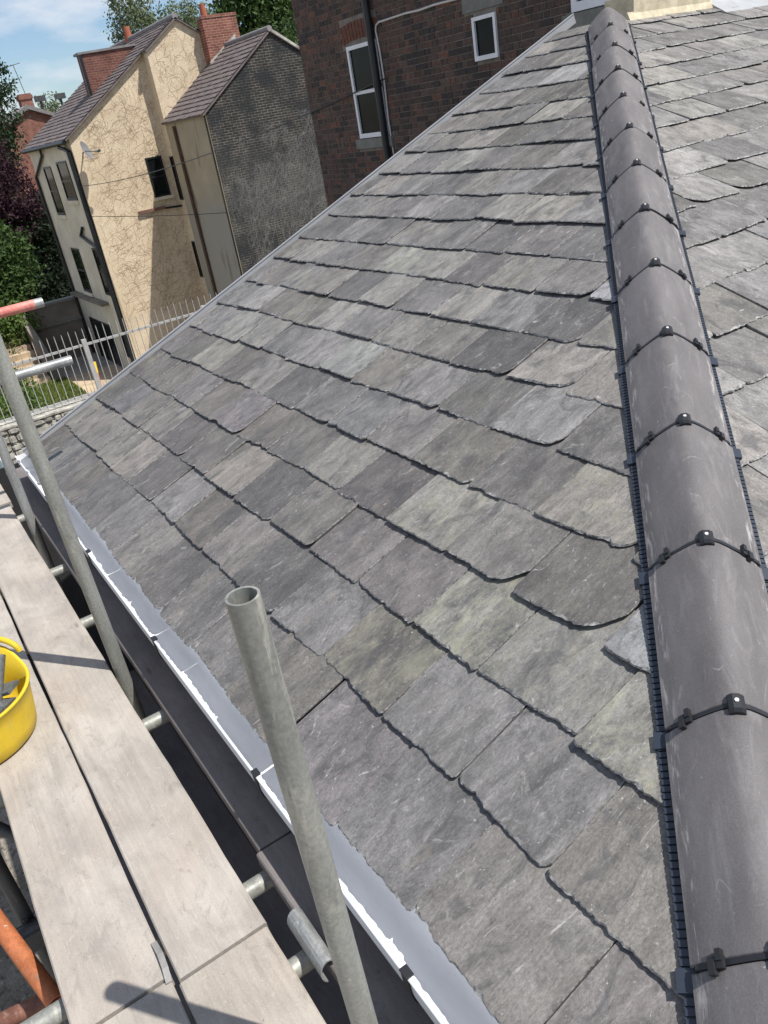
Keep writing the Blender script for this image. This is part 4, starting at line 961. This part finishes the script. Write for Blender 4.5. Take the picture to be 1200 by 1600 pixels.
# slated slopes in stepped courses
def course_roof(name, p_eave0, p_eave1, p_top0, p_top1, n, material, thick=0.03):
    p_eave0, p_eave1, p_top0, p_top1 = map(Vector, (p_eave0, p_eave1, p_top0, p_top1))
    nm = (p_eave1-p_eave0).cross(p_top0-p_eave0).normalized()
    if nm.z < 0: nm = -nm
    mb = MB()
    for i in range(n):
        f0, f1 = i/n, (i+1.15)/n
        a0 = p_eave0.lerp(p_top0, f0); a1 = p_eave1.lerp(p_top1, f0); b0 = p_eave0.lerp(p_top0, f1); b1 = p_eave1.lerp(p_top1, f1)
        cnt = 24; jit = [random.uniform(-0.012, 0.012) for _ in range(cnt)]
        for c in range(cnt):
            q0, q1 = c/cnt+0.0004, (c+1)/cnt-0.0004; up = nm*(thick+jit[c]*0.5); dn = (b0-a0).normalized()*jit[c]
            A, B = a0.lerp(a1, q0)+up+dn, a0.lerp(a1, q1)+up+dn; C, D = b0.lerp(b1, q1)+nm*0.002, b0.lerp(b1, q0)+nm*0.002
            mb.add([A, B, C, D, A-up, B-up], [(0, 1, 2, 3), (0, 4, 5, 1)])
    mb.prism([p_eave0-nm*0.05, p_eave1-nm*0.05, p_top1-nm*0.05, p_top0-nm*0.05], nm*0.045)
    return mb.build(name, material, tan)
ov = 0.16; ez2 = EZ-0.10
ov2 = roofz(YL)+0.06
sl_dir = (RZ-EZ)/(YL-RIDGE_Y)
course_roof('roof_slope', (XH-0.14, YL+ov, EZ-ov*sl_dir+0.05), (XF+0.1, YL+ov, EZ-ov*sl_dir+0.05), (XH-0.14, RIDGE_Y, RZ+0.05), (XF+0.1, RIDGE_Y, RZ+0.05), 26, M_FARSLATE)
course_roof('roof_slope', (XB-0.1, YB+0.08, roofz(YB+0.08)+0.052), (XH-0.141, YB+0.08, roofz(YB+0.08)+0.052), (XB-0.1, RIDGE_Y, RZ+0.052), (XH-0.141, RIDGE_Y, RZ+0.052), 9, M_FARSLATE)
course_roof('roof_slope', (XF+0.1, YR-ov, EZ-ov*sl_dir+0.05), (XB-0.1, YR-ov, EZ-ov*sl_dir+0.05), (XF+0.1, RIDGE_Y, RZ+0.05), (XB-0.1, RIDGE_Y, RZ+0.05), 26, M_FARSLATE)
MB().tube((XB-0.1, RIDGE_Y, RZ+0.07), (XF+0.1, RIDGE_Y, RZ+0.07), 0.10, 10).build('ridge_tiles', M_FARSLATE2, tan)
# wing
WA = (-12.62, 3.83); WR = (-13.77, 3.07)
MB().prism([(XW, YB-0.012, GZ), (XW, YB-0.012, 1.95), (XW, WA[0], WA[1]), (XW, WR[0], WR[1]), (XW, WR[0], GZ)], (0.25, 0, 0)).build('wing_gable', M_SOOT, tan)
MB().box(XW+0.251, XB-0.002, YB, YB-0.25, GZ, 1.95).build('wing_wall', M_RENDERW, tan)
MB().box(XB+0.001, XH-0.001, YB+0.001, YB-0.25, GZ, 1.93).build('return_wall', M_RENDER, tan)
MB().box(XW+0.03, XW+0.09, YB+0.001, YB-0.06, GZ, 1.93).build('corner_bead', M_RENDER, tan)
wsl = (WA[1]-1.95)/(YB-WA[0])
course_roof('wing_roof', (XW-0.06, YB+0.14, 1.95-0.14*wsl+0.04), (XB-0.001, YB+0.14, 1.95-0.14*wsl+0.04), (XW-0.06, WA[0], WA[1]+0.04), (XB-0.001, WA[0], WA[1]+0.04), 15, M_FARSLATE)
course_roof('wing_roof', (XB+0.3, WR[0]-0.1, WR[1]-0.03), (XW-0.06, WR[0]-0.1, WR[1]-0.03), (XB+0.3, WA[0], WA[1]+0.04), (XW-0.06, WA[0], WA[1]+0.04), 7, M_FARSLATE)
MB().tube((XW-0.08, WA[0], WA[1]+0.06), (XB, WA[0], WA[1]+0.06), 0.085, 10).build('wing_ridge', M_FARSLATE2, tan)
MB().prism([(XW-0.065, WR[0]-0.1, WR[1]-0.07), (XW-0.065, WA[0], WA[1]), (XW-0.065, WA[0], WA[1]+0.09), (XW-0.065, WR[0]-0.1, WR[1]+0.02)], (0.05, 0, 0)).build('verge_mortar', M_WALLSTONE, tan)
# chimneys
ch = MB().box(24.10, 24.54, -11.95, -13.2, 2.9, 4.72).box(24.08, 24.56, -11.93, -13.22, 4.72, 4.80); cho = ch.build('chimney', M_REDBRICK, tan)
MB().tube((24.3, -12.15, 4.8), (24.3, -12.15, 5.15), 0.12, 12, 0.09).build('chimney_pot', M_POT, cho)
MB().prism([(24.09, -11.9, 3.32), (24.09, -13.0, 4.04), (24.09, -13.0, 4.18), (24.09, -11.9, 3.46)], (-0.03, 0, 0)).build('flashing', M_WALLSTONE, cho)
dm = MB().prism([(27.0, -8.52, roofz(-8.52)), (27.0, -8.52, 4.40), (27.0, -10.4, 4.46), (27.0, -10.4, roofz(-10.4)+0.05)], (0.5, 0, 0)).build('dormer', M_DORMER, tan)
MB().prism([(26.95, -8.44, 4.41), (26.95, -8.44, 4.48), (26.95, -10.5, 4.54), (26.95, -10.5, 4.47)], (0.62, 0, 0)).build('dormer_roof', M_FARSLATE2, dm)
MB().box(26.93, 27.02, -8.44, -8.54, roofz(-8.5)-0.05, 4.41).build('dormer_post', M_BLKPAINT, dm)
MB().tube((29.5, RIDGE_Y, RZ), (29.5, RIDGE_Y, RZ+0.5), 0.16, 12, 0.12).build('chimney_pot', M_POT, tan)
# windows, doors, ledge on the shaded front face (faces +Y)
for R, bars in (((26.25, 27.72, 0.03, 1.31), [0.5]), ((28.8, 30.05, -0.5, 1.21), [0.5]), ((28.55, 29.75, -3.42, -1.74), [0.5]), ((25.62, 26.42, -3.27, -1.6), [0.5])):
    wo = window_y(tan, R, YL+0.0, 1, bars, M_BLKPAINT, 0.07, 0.02)
    if R[0] > 26: MB().box(R[0]-0.06, R[1]+0.06, YL, YL+0.07, R[2]-0.14, R[2]-0.01).build('sill', M_RENDERD, wo)
do_ = MB().box(27.3, 30.4, YL-0.02, YL+0.02, GZ, -4.56).build('door', M_GLASS, tan)
fr_ = MB()
for xx in (27.3, 28.33, 29.36, 30.34): fr_.box(xx, xx+0.08, YL+0.0201, YL+0.05, GZ, -4.56)
fr_.box(27.38, 30.34, YL+0.0201, YL+0.045, -4.66, -4.56); fr_.build('door_frame', M_BLKPAINT, do_)
window_y(tan, (25.6, 26.3, -5.6, -4.75), YL, 1, [], M_BLKPAINT, 0.06, 0.02)
MB().box(26.5, 31.4, YL, YL+0.28, -3.68, -3.58).build('ledge', M_CONC, tan)
MB().tube((25.16, YL+0.08, GZ), (25.16, YL+0.08, 1.55), 0.09, 12).path([(25.16, YL+0.08, 1.55), (25.5, YL+0.12, 1.66), (25.9, YL+0.18, 1.74)], 0.06, 8).build('downpipe', M_BLKPAINT, tan)
MB().tube((31.55, YL+0.07, GZ), (31.55, YL+0.07, 0.9), 0.06, 10).path([(31.55, YL+0.07, 0.9), (29.3, YL+0.08, 1.6), (29.0, YL+0.14, 1.78)], 0.05, 8).build('downpipe', M_BLKPAINT, tan)
MB().path([(25.2, YL+0.1, -1.55), (27.2, YL+0.08, -1.2), (26.6, YL+0.08, -0.9)], 0.055, 8).build('waste_pipe', M_BLKPAINT, tan)
MB().tube((XH-0.1, YL+0.2, EZ-0.12), (XF+0.1, YL+0.2, EZ-0.12), 0.07, 10).build('eaves_gutter', M_BLKPAINT, tan)
# windows on the gable and the return (facing -X / +Y)
def window_x(parent, y0, y1, z0, z1, x, bars=(0.5,), fw=0.06):
    pane = MB().box(x-0.006, x+0.01, y0, y1, z0, z1).build('window', M_GLASS, parent)
    f = MB(); f.box(x-0.03, x-0.0065, y0, y0-fw, z0, z1).box(x-0.03, x-0.0065, y1, y1+fw, z0, z1).box(x-0.03, x-0.0065, y0-fw, y1+fw, z1-fw, z1).box(x-0.03, x-0.0065, y0-fw, y1+fw, z0, z0+fw)
    for b in bars: f.box(x-0.028, x-0.0066, y0-fw, y1+fw, z0+(z1-z0)*b-0.025, z0+(z1-z0)*b+0.025)
    f.build('frame', M_BLKPAINT, pane); return pane
wp = window_x(tan, -9.12, -9.70, -0.33, 0.95, XH)
MB().box(XH-0.1, XH, -9.05, -9.77, -0.44, -0.345).build('sill', M_RENDERD, wp)
window_y(tan, (24.57, 24.90, -0.57, 0.86), YB, 1, [0.5], M_BLKPAINT, 0.04, 0.0)
window_y(tan, (24.6, 24.88, -3.28, -2.0), YB, 1, [], M_BLKPAINT, 0.04, 0.0)
MB().tube((23.62, YB+0.07, GZ), (23.62, YB+0.07, 1.75), 0.055, 10).build('downpipe', plain('rusty_downpipe', (0.10, 0.06, 0.04), 0.8, world=True), tan)
pp0, pp1 = onx(216, 329, XH-0.06), onx(258, 326, XH-0.06)
MB().box(XH-0.10, XH-0.001, pp0.y, pp1.y, (pp0.z+pp1.z)/2-0.06, (pp0.z+pp1.z)/2+0.03).build('cable_box', plain('brown_batten', (0.16, 0.09, 0.07), 0.8), tan)
MB().tube((XH-0.08, pp1.y, pp1.z+0.02), (XH-0.08, YB+0.02, pp1.z-0.02), 0.035, 8).build('waste_pipe', M_BLKPAINT, tan)
window_x(tan, -9.15, -9.45, -5.3, -4.9, XH, bars=())
def creeper(name, x, ylim, zlim, n, steps, seg, w, material, ang0, spread, seed, keep=None):
    # dead self-clinging stems: jointed, forking ribbons standing just off the wall (wall faces -X)
    rg_ = random.Random(seed); mb = MB()
    for i in range(n):
        y = rg_.uniform(*ylim); z = rg_.uniform(*zlim); a = ang0+rg_.gauss(0, spread); ww = w*rg_.uniform(0.6, 1.35)
        stack = [(y, z, a, ww, steps)]
        while stack:
            y, z, a, ww, st_ = stack.pop(); px, pz = y, z
            for k in range(st_):
                a += rg_.gauss(0, 0.30); ny = px+seg*math.cos(a)*rg_.uniform(0.6, 1.3); nz = pz+seg*math.sin(a)*rg_.uniform(0.6, 1.3)
                if not (ylim[0] < ny < ylim[1] and zlim[0] < nz < zlim[1]) or (keep and not keep(ny, nz)): break
                t = Vector((0, ny-px, nz-pz)); L_ = t.length; nn = Vector((0, -t.z, t.y))/max(L_, 1e-6)
                A = Vector((x, px, pz)); B = Vector((x, ny, nz)); h = Vector((-0.5*ww, 0, 0))
                mb.add([A+nn*ww, B+nn*ww*0.92, B-nn*ww*0.92, A-nn*ww, A+h, B+h], [(0, 1, 5, 4), (4, 5, 2, 3)])
                px, pz = ny, nz; ww *= 0.95
                if rg_.random() < 0.16 and st_ > 3: stack.append((px, pz, a+rg_.choice((-0.8, 0.8)), ww*0.75, st_//2))
    return tag(mb.build(name, material, tan), kind='stuff')
M_STEM = plain('creeper_stem', (0.36, 0.265, 0.175), 0.9, 0.1, var=0.35, scale=3, world=True)
M_STEMP = plain('pale_creeper_stem', (0.17, 0.168, 0.16), 0.9, 0.1, var=0.35, scale=3, world=True)
inroof = lambda y, z: z < roofz(y)-0.12
creeper('creeper', XH-0.003, (YB+0.05, YL-0.12), (-4.2, 4.0), 800, 7, 0.08, 0.0042, M_STEM, math.radians(132), 0.42, 3, inroof)
creeper('creeper', XB-0.003, (-13.2, YB-0.08), (1.9, 4.8), 170, 6, 0.08, 0.0042, M_STEM, math.radians(125), 0.5, 4, inroof)
creeper('pale_creeper', XW-0.003, (-13.6, YB-0.4), (-3.4, 1.6), 1300, 6, 0.09, 0.0042, M_STEMP, math.radians(96), 0.35, 5, lambda y, z: abs(z+0.9+0.35*(y+11.8))+noise.noise((y*1.7, z*1.3, 0))*1.6 < 1.7)
# satellite dish on the gable
dc = onx(133, 236, XH-0.55); dish = thing('satellite_dish', 'grey satellite dish bracketed to the tan gable, throwing a long shadow', 'satellite dish', (XH, dc.y, dc.z-0.3))
aim = Vector((-0.56, -0.77, 0.30)).normalized(); u_ = aim.orthogonal().normalized(); v_ = aim.cross(u_)
mb = MB(); nr, na = 5, 22
for i in range(nr+1):
    rr_ = 0.30*i/nr
    for j in range(na):
        t = 2*math.pi*j/na; mb.v.append(tuple(dc+(u_*math.cos(t)+v_*math.sin(t))*rr_+aim*(0.6*rr_*rr_)))
for i in range(nr):
    for j in range(na): mb.f.append([i*na+j, i*na+(j+1) % na, (i+1)*na+(j+1) % na, (i+1)*na+j]); mb.sm.append(True)
mb.build('reflector', M_DISH, dish)
MB().tube(dc, dc+aim*0.45+Vector((0, 0, -0.22)), 0.016, 8).obox(dc+aim*0.47+Vector((0, 0, -0.2)), aim, u_, v_, 0.06, 0.03, 0.03).build('feed_arm', M_TOOL, dish)
MB().path([dc-aim*0.02, dc-aim*0.08+Vector((0.05, 0, -0.02)), (XH, dc.y, dc.z-0.2)], 0.022, 8).build('wall_bracket', M_TOOL, dish)
# overhead cables
def cable(pts, r, label):
    mb = MB(); mb.path(pts, r, 6); tag(mb.build('overhead_cable', M_BLKPAINT), label, 'cable')
def sag(a, b, s, n=14): a = Vector(a); b = Vector(b); return [a.lerp(b, i/n)-Vector((0, 0, s*4*(i/n)*(1-i/n))) for i in range(n+1)]
cable(sag(onx(127, 291, XH-0.03), ony(603, 122, YD+0.05), 0.25), 0.010, 'thin dark cable strung from the tan gable across the sooty wing')
cable(sag(onx(142, 338, XH-0.03), onx(372, 331, XW-0.1), 0.05), 0.009, 'lower thin cable crossing the tan gable below the window')

# ------------------------------------------------------------------ yard: fence, stone wall, retaining wall, steps
XFN = 14.0
fence = thing('railing_fence', 'pale galvanised railing fence with pointed bars on a limewashed stone wall', 'fence', (XFN, -3.5, -3.45))
zt0, zb0 = -2.33, -3.42
MB().box(XFN-0.02, XFN+0.02, 1.0, -8.0, zt0-0.025, zt0+0.025).build('top_rail', M_RAIL, fence)
MB().box(XFN-0.02, XFN+0.02, 1.0, -8.0, zb0-0.025, zb0+0.025).build('bottom_rail', M_RAIL, fence)
pm = MB().tube((0, 0, zb0-0.10), (0, 0, zt0+0.30), 0.0085, 8).tube((0, 0, zt0+0.30), (0, 0, zt0+0.36), 0.0085, 8, 0.002); proto = None
y = 0.9; i = 0
while y > -7.9:
    if proto is None: proto = pm.build('bar', M_RAIL, fence); o = proto
    else: o = proto.copy(); col.objects.link(o)
    o.location = (XFN-0.034, y, random.uniform(-0.015, 0.015)); y -= 0.155; i += 1
for yy in (-0.2, -3.1, -6.0): MB().box(XFN-0.045, XFN+0.045, yy-0.05, yy+0.05, -3.55, zt0+0.12).build('post', M_RAIL, fence)
spk = None
for i in range(56):
    if spk is None: spk = MB().tube((XFN, 0, zb0+0.02), (XFN, 0, zb0+0.17), 0.008, 6, 0.002).build('spike', M_WALLJOINT, fence); o = spk
    else: o = spk.copy(); col.objects.link(o)
    o.location = (0.0, 0.9-i*0.155+0.07, 0)
swall = thing('stone_wall', 'limewashed rubble stone wall carrying the railing fence', 'wall', (XFN, -3.5, GZ))
MB().box(XFN-0.2, XFN+0.25, 1.2, -8.2, GZ, -3.56).build('wall_core', M_WALLJOINT, swall)
MB().box(XFN-0.25, XFN+0.3, 1.2, -8.2, -3.5595, -3.52).build('coping', M_WALLSTONE, swall)
smesh = []
for q in range(5):
    bm = bmesh.new(); bmesh.ops.create_cube(bm, size=1.0); bmesh.ops.bevel(bm, geom=bm.edges[:], offset=0.2, segments=2, affect='EDGES')
    for v in bm.verts: v.co += Vector((random.uniform(-.05, .05), random.uniform(-.06, .06), random.uniform(-.06, .06)))
    me = bpy.data.meshes.new('stone'); bm.to_mesh(me); bm.free(); me.materials.append(M_WALLSTONE); smesh.append(me)
z = -3.57
while z > -5.2:
    h = random.uniform(0.10, 0.24); y = 0.8+random.uniform(0, 0.3)
    while y > -6.2:
        l = random.uniform(0.12, 0.42)
        o = bpy.data.objects.new('stone', random.choice(smesh)); col.objects.link(o); o.parent = swall
        o.location = (XFN-0.2+random.uniform(-0.02, 0.02), y-l/2, z-h/2+random.uniform(-0.02, 0.02)); o.scale = (0.12, l*0.96, h*0.94); o.rotation_euler = (random.uniform(-0.08, 0.08), 0, 0); y -= l
    z -= h
rw = thing('retaining_wall', 'stained concrete retaining wall with a coping below the dark trees', 'wall', (31.6, -5.5, GZ))
XR = 31.6
MB().box(XR, XR+0.35, -4.6, YL+0.10, GZ, -3.9).build('wall_face', M_CONC, rw)
MB().box(XR-0.07, XR+0.42, -4.55, YL+0.10, -3.8995, -3.80).build('coping', M_STONEG, rw)
MB().box(XR-0.08, XR-0.001, -4.6, YL+0.10, -4.74, -4.66).build('string_course', M_STONEG, rw)
bw = MB().prism([(XR-3.0, -4.55, GZ), (XR-0.1, -4.55, GZ), (XR-0.1, -4.55, -4.0), (XR-3.0, -4.55, -5.3)], (0, 0.25, 0)).build('garden_wall', M_CONC)
tag(bw, 'sloping side wall of the garden steps', 'wall')
stp = thing('garden_steps', 'worn stone garden steps climbing beside the retaining wall', 'steps', (29.5, -3.9, GZ))
for i in range(7): MB().box(28.6+i*0.42, 29.2+i*0.42+1.2, -3.0, -4.25, GZ+0.2*i, GZ+0.2*(i+1)-0.003).build('step', M_SAND, stp)
tag(MB().box(28.4, 33.0, -2.7, -2.98, GZ, -4.7).build('step_wall', M_REDBRICKX), 'low red brick wall on the far side of the garden steps', 'wall')
tag(MB().box(29.5, 36, -2.3, 3.5, GZ, -4.6).build('raised_bed', M_SOIL), 'raised planting bed beside the garden steps', 'planting bed')
ob = thing('added_outbuilding', 'added low block under the scaffold, its rough concrete top raised to catch sun', 'added_outbuilding', (0, 2.7, GZ))  # guessed stand-in block, roof height chosen so a strip catches the sun
MB().box(-4.6, 4.0, 1.0, 4.6, GZ, -3.2).build('wall', M_OWNBRICK, ob)
MB().box(-4.7, 4.1, 0.95, 4.7, -3.1995, -3.08).build('flat_roof', M_ROUGH, ob)
# marker pole leaning on the fence
mk = thing('marker_pole', 'red and yellow striped pole standing behind the fence', 'pole', (15.2, -4.3, GZ))
mp0 = atd(158, 612, 19.6); mp1 = atd(146, 566, 19.6)
MB().tube(mp0, mp0.lerp(mp1, 0.62), 0.05, 10).tube((mp0.x, mp0.y, GZ), mp0, 0.05, 10).build('red_section', M_RED, mk); MB().tube(mp0.lerp(mp1, 0.62), mp1, 0.055, 10).build('yellow_section', M_YELLOW, mk)
# corrugated sheet shed under the scaffold end
sh = thing('sheet_shed', 'teal corrugated metal sheeting beyond the end of the boards', 'shed', (5, 0.6, GZ))
cm = MB(); yy0 = 0.03; pts_ = []
nco = 34
for i in range(nco+1):
    y = yy0+0.78*i/nco; pts_.append((y, -1.35+0.022*(1 if (i//2) % 2 else -1)))
for i in range(nco):
    (ya, za), (yb_, zb_) = pts_[i], pts_[i+1]
    cm.add([(1.6, ya, za), (1.6, yb_, zb_), (7.5, yb_, zb_+0.5), (7.5, ya, za+0.5)], [(0, 1, 2, 3)])
cm.build('roof_sheet', M_TEAL, sh)
MB().box(1.7, 7.3, yy0+0.04, yy0+0.74, GZ, -1.45).build('shed_wall', M_TUBED, sh)
MB().box(1.55, 7.5, yy0-0.05, yy0-0.01, -1.38, -1.30).build('edge_trim', M_WHITE, sh)

# ------------------------------------------------------------------ red brick house far left
XRH = 58.0
rp = [onx(u, v, XRH) for u, v in ((18, 205), (38, 172), (88, 190))]
red = thing('far_brick_house', 'far red brick gabled house with a tall chimney, beyond the tan house', 'house', (XRH, -14, GZ))
ey = rp[0].y+0.6; ap = Vector((XRH, rp[1].y-0.2, rp[1].z)); ry = ap.y-(ey-ap.y)-2.2
slope_ = (ap.z-rp[0].z)/(ey-ap.y+0.2)
ez_l = ap.z-(ey-ap.y)*slope_*0.9; ez_r = ap.z-(ap.y-ry)*0.42
MB().prism([(XRH, ey, GZ), (XRH, ey, ez_l), (XRH, ap.y, ap.z), (XRH, ry, ez_r), (XRH, ry, GZ)], (9, 0, 0)).build('wall', M_REDBRICK, red)
MB().prism([(XRH-0.25, ey+0.3, ez_l-0.25), (XRH-0.25, ap.y, ap.z+0.02), (XRH-0.25, ry-0.3, ez_r-0.15), (XRH-0.25, ry-0.3, ez_r+0.08), (XRH-0.25, ap.y, ap.z+0.28), (XRH-0.25, ey+0.3, ez_l)], (9.5, 0, 0)).build('roof', M_FARSLATE2, red)
c1 = onx(47, 170, XRH+3); c2 = onx(41, 146, XRH+3)
chm = MB().box(c1.x, c1.x+0.9, c1.y-0.35, c1.y+0.45, ap.z-1, c2.z).box(c1.x-0.06, c1.x+0.96, c1.y-0.42, c1.y+0.52, c2.z-0.35, c2.z-0.1).build('chimney', M_REDBRICK, red)
MB().path([(c1.x, c1.y, c2.z), (c1.x, c1.y+0.2, c2.z+1.8)], 0.025, 6).path([(c1.x, c1.y+0.6, c2.z+1.7), (c1.x, c1.y-0.3, c2.z+1.85)], 0.02, 6).build('aerial', M_TUBED, red)
for u, v0, v1, lab in ((67, 182, 156, 'short dark pole with a lamp head above the far rooftops'), (98, 178, 152, 'twin armed pole standing behind the tan house roof')):
    b0 = onx(u, v0, 62); t0 = onx(u-4, v1, 62)
    mb = MB().tube((b0.x, b0.y, GZ), (b0.x, t0.y, t0.z), 0.09, 8).box(b0.x-0.25, b0.x+0.25, t0.y-0.35, t0.y+0.35, t0.z-0.1, t0.z+0.25)
    tag(mb.build('roof_pole', M_TUBED), lab, 'pole')

# ------------------------------------------------------------------ trees and shrubs
def tree(name, label, cat, blobs, trunk, leaf, material, n, group=None, tr=0.22, clump=26, droop=0.0, limbs=6):
    rnd = random.Random(name+label)
    base = Vector(trunk); root = thing(name, label, cat, base, group)
    vol = [b[1]*b[2]*b[3] for b in blobs]; tot = sum(vol)
    ctrs = []
    mb = MB(); tones = []
    ncl = max(6, n//clump)
    for i in range(ncl):
        t = rnd.uniform(0, tot)
        for b, v in zip(blobs, vol):
            t -= v
            if t <= 0: break
        while True:
            q = Vector((rnd.uniform(-1, 1), rnd.uniform(-1, 1), rnd.uniform(-1, 1)))
            if 0.12 < q.length < 1: break
        rad = q.length**0.45; q = q.normalized()*rad
        c = Vector(b[0])+Vector((q.x*b[1], q.y*b[2], q.z*b[3]))
        ctrs.append(c); cs_ = leaf*rnd.uniform(2.2, 4.2); tone0 = rnd.uniform(0, 1)
        for k in range(clump):
            p = c+Vector((rnd.gauss(0, 1), rnd.gauss(0, 1), rnd.gauss(0, 0.8)))*cs_*0.6
            if droop: p.z -= droop*abs(rnd.gauss(0, 1))
            nrm = Vector((rnd.gauss(0, 1), rnd.gauss(0, 1), rnd.gauss(0.5, 0.8))).normalized(); a = nrm.orthogonal().normalized(); bb = nrm.cross(a)
            an = rnd.uniform(0, 6.28); a, bb = a*math.cos(an)+bb*math.sin(an), bb*math.cos(an)-a*math.sin(an)
            s_ = leaf*rnd.uniform(0.6, 1.25)
            mb.add([p-a*s_, p-bb*s_*0.45+nrm*s_*0.1, p+a*s_, p+bb*s_*0.45+nrm*s_*0.1], [(0, 1, 2, 3)])
            tv = min(1, max(0, tone0*0.6+rnd.uniform(0, 0.4))); tones += [tv]*4
    co = mb.build('crown', material, root)
    at = co.data.attributes.new('tone', 'FLOAT', 'POINT'); at.data.foreach_set('value', tones)
    tm = MB(); top = Vector(blobs[0][0]); pts = [base, base.lerp(top, 0.35)+Vector((rnd.uniform(-.15, .15), rnd.uniform(-.15, .15), 0)), base.lerp(top, 0.7)+Vector((rnd.uniform(-.2, .2), rnd.uniform(-.2, .2), 0)), top]
    for i in range(3): tm.tube(pts[i], pts[i+1], tr*(1-0.28*i), 10, tr*(1-0.28*(i+1)))
    for i in range(min(limbs, len(ctrs))):
        e = ctrs[(i*37) % len(ctrs)]; s_ = pts[1].lerp(pts[2], rnd.random()); mdl = s_.lerp(e, 0.5)+Vector((0, 0, 0.25))
        tm.tube(s_, mdl, tr*0.38, 6, tr*0.24); tm.tube(mdl, e, tr*0.24, 6, tr*0.05)
    tm.build('trunk', M_BARK, root)
    return root
def bl(u, v, dep, rx, ry, rz): p = atd(u, v, dep); return (tuple(p), rx, ry, rz)
def foot(u, v, dep): p = atd(u, v, dep); return (p.x, p.y, GZ)
tree('purple_tree', 'purple leaved tree beside the shaded front of the tan house', 'tree', [bl(12, 310, 44, 1.5, 1.4, 2.0), bl(-4, 260, 44, 1.0, 0.9, 1.5), bl(38, 345, 44, 1.1, 1.0, 1.3), bl(-25, 340, 44, 1.8, 1.6, 2.6)], foot(22, 470, 44), 0.12, M_LEAFP, 11000)
tree('broadleaf_tree', 'sunlit green tree filling the corner below the purple tree', 'tree', [bl(-2, 395, 41, 1.5, 1.3, 1.5), bl(26, 425, 41, 1.1, 0.9, 1.2), bl(-30, 420, 41, 2.2, 1.8, 2.2), bl(-2, 455, 40.5, 1.3, 1.2, 1.1)], foot(-5, 500, 41), 0.13, M_LEAF, 11000)
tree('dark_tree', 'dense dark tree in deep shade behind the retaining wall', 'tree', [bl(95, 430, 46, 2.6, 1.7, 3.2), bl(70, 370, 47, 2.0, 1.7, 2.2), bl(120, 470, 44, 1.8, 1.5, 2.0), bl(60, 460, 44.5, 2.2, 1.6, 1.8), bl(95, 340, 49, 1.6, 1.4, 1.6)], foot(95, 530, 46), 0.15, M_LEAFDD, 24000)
tree('tall_tree', 'slender tree at the picture edge beside the far brick house', 'tree', [bl(0, 150, 50, 1.0, 0.9, 2.3), bl(-12, 120, 50, 1.1, 0.9, 1.6), bl(4, 190, 50, 0.9, 0.75, 1.8), bl(-10, 225, 50, 1.2, 1.2, 2.0)], foot(-6, 330, 50), 0.13, M_LEAFD, 5200)
tree('birch_tree', 'feathery birch rising behind the tan house ridge', 'tree', [bl(205, 20, 60, 1.5, 1.4, 3.0), bl(185, 30, 60, 0.8, 0.8, 2.0), bl(222, 50, 60, 1.3, 1.2, 1.8), bl(200, -30, 60, 1.6, 1.5, 2.2), bl(180, 62, 60, 0.5, 0.5, 0.6)], foot(205, 150, 60), 0.13, M_LEAFS, 5600, droop=0.35, clump=20)
tree('broadleaf_tree', 'rounded light green tree behind the tan house chimney', 'tree', [bl(285, 38, 66, 2.4, 2.2, 1.5), bl(255, 48, 66, 1.6, 1.5, 1.4), bl(315, 32, 66, 1.6, 1.5, 1.3), bl(300, 75, 66, 2.8, 2.6, 2.2)], foot(285, 160, 66), 0.16, M_LEAFS, 6500)
tree('dark_tree', 'big dark green tree behind the sooty wing roof', 'tree', [bl(405, 30, 50, 2.6, 2.4, 2.4), bl(375, 10, 50, 1.6, 1.5, 2.0), bl(445, 40, 50, 2.2, 2.0, 2.3), bl(420, -30, 50, 2.8, 2.6, 2.4), bl(455, 90, 48, 1.8, 1.6, 1.8), bl(370, 55, 50, 1.0, 1.0, 1.2)], foot(410, 200, 50), 0.17, M_LEAF, 15000)
tree('small_far_tree', 'tiny pale tree between the far roof poles', 'tree', [bl(80, 170, 75, 0.8, 0.8, 1.0)], foot(80, 230, 75), 0.16, M_LEAFS, 700, tr=0.08)
tree('bush', 'bright green bush above the garden steps', 'bush', [bl(15, 510, 33, 0.9, 0.8, 0.8), bl(-12, 525, 33, 1.0, 0.9, 0.9), bl(38, 500, 33.5, 0.5, 0.5, 0.6)], (atd(12, 510, 33).x, atd(12, 510, 33).y, -4.6), 0.10, M_LEAFB, 4200, tr=0.05)
tree('bush', 'leafy green bush behind the fence beside the lawn', 'bush', [bl(38, 620, 24.0, 0.40, 0.40, 0.6), bl(30, 590, 24.5, 0.4, 0.35, 0.35), bl(48, 645, 23.5, 0.4, 0.4, 0.45), bl(20, 640, 23.5, 0.6, 0.5, 0.6)], (atd(38, 640, 24).x, atd(38, 640, 24).y, GZ), 0.07, M_LEAFB, 2600, tr=0.03)
# lawn blades
lm_ = MB(); tones = []
rg = random.Random(5)
for i in range(26000):
    x = rg.uniform(19, 28.4); y = rg.uniform(-4.75, -1.6)
    h = rg.uniform(0.05, 0.16); a = rg.uniform(0, 6.28); dx, dy = math.cos(a)*0.03, math.sin(a)*0.03
    lm_.add([(x-dx, y-dy, GZ), (x+dx, y+dy, GZ), (x+rg.uniform(-.05, .05), y+rg.uniform(-.05, .05), GZ+h)], [(0, 1, 2)]); tones += [rg.random()]*3
lo_ = lm_.build('lawn', M_GRASS); tag(lo_, 'patch of short sunlit grass behind the fence', 'grass', kind='stuff')
at = lo_.data.attributes.new('tone', 'FLOAT', 'POINT'); at.data.foreach_set('value', tones)

settle()
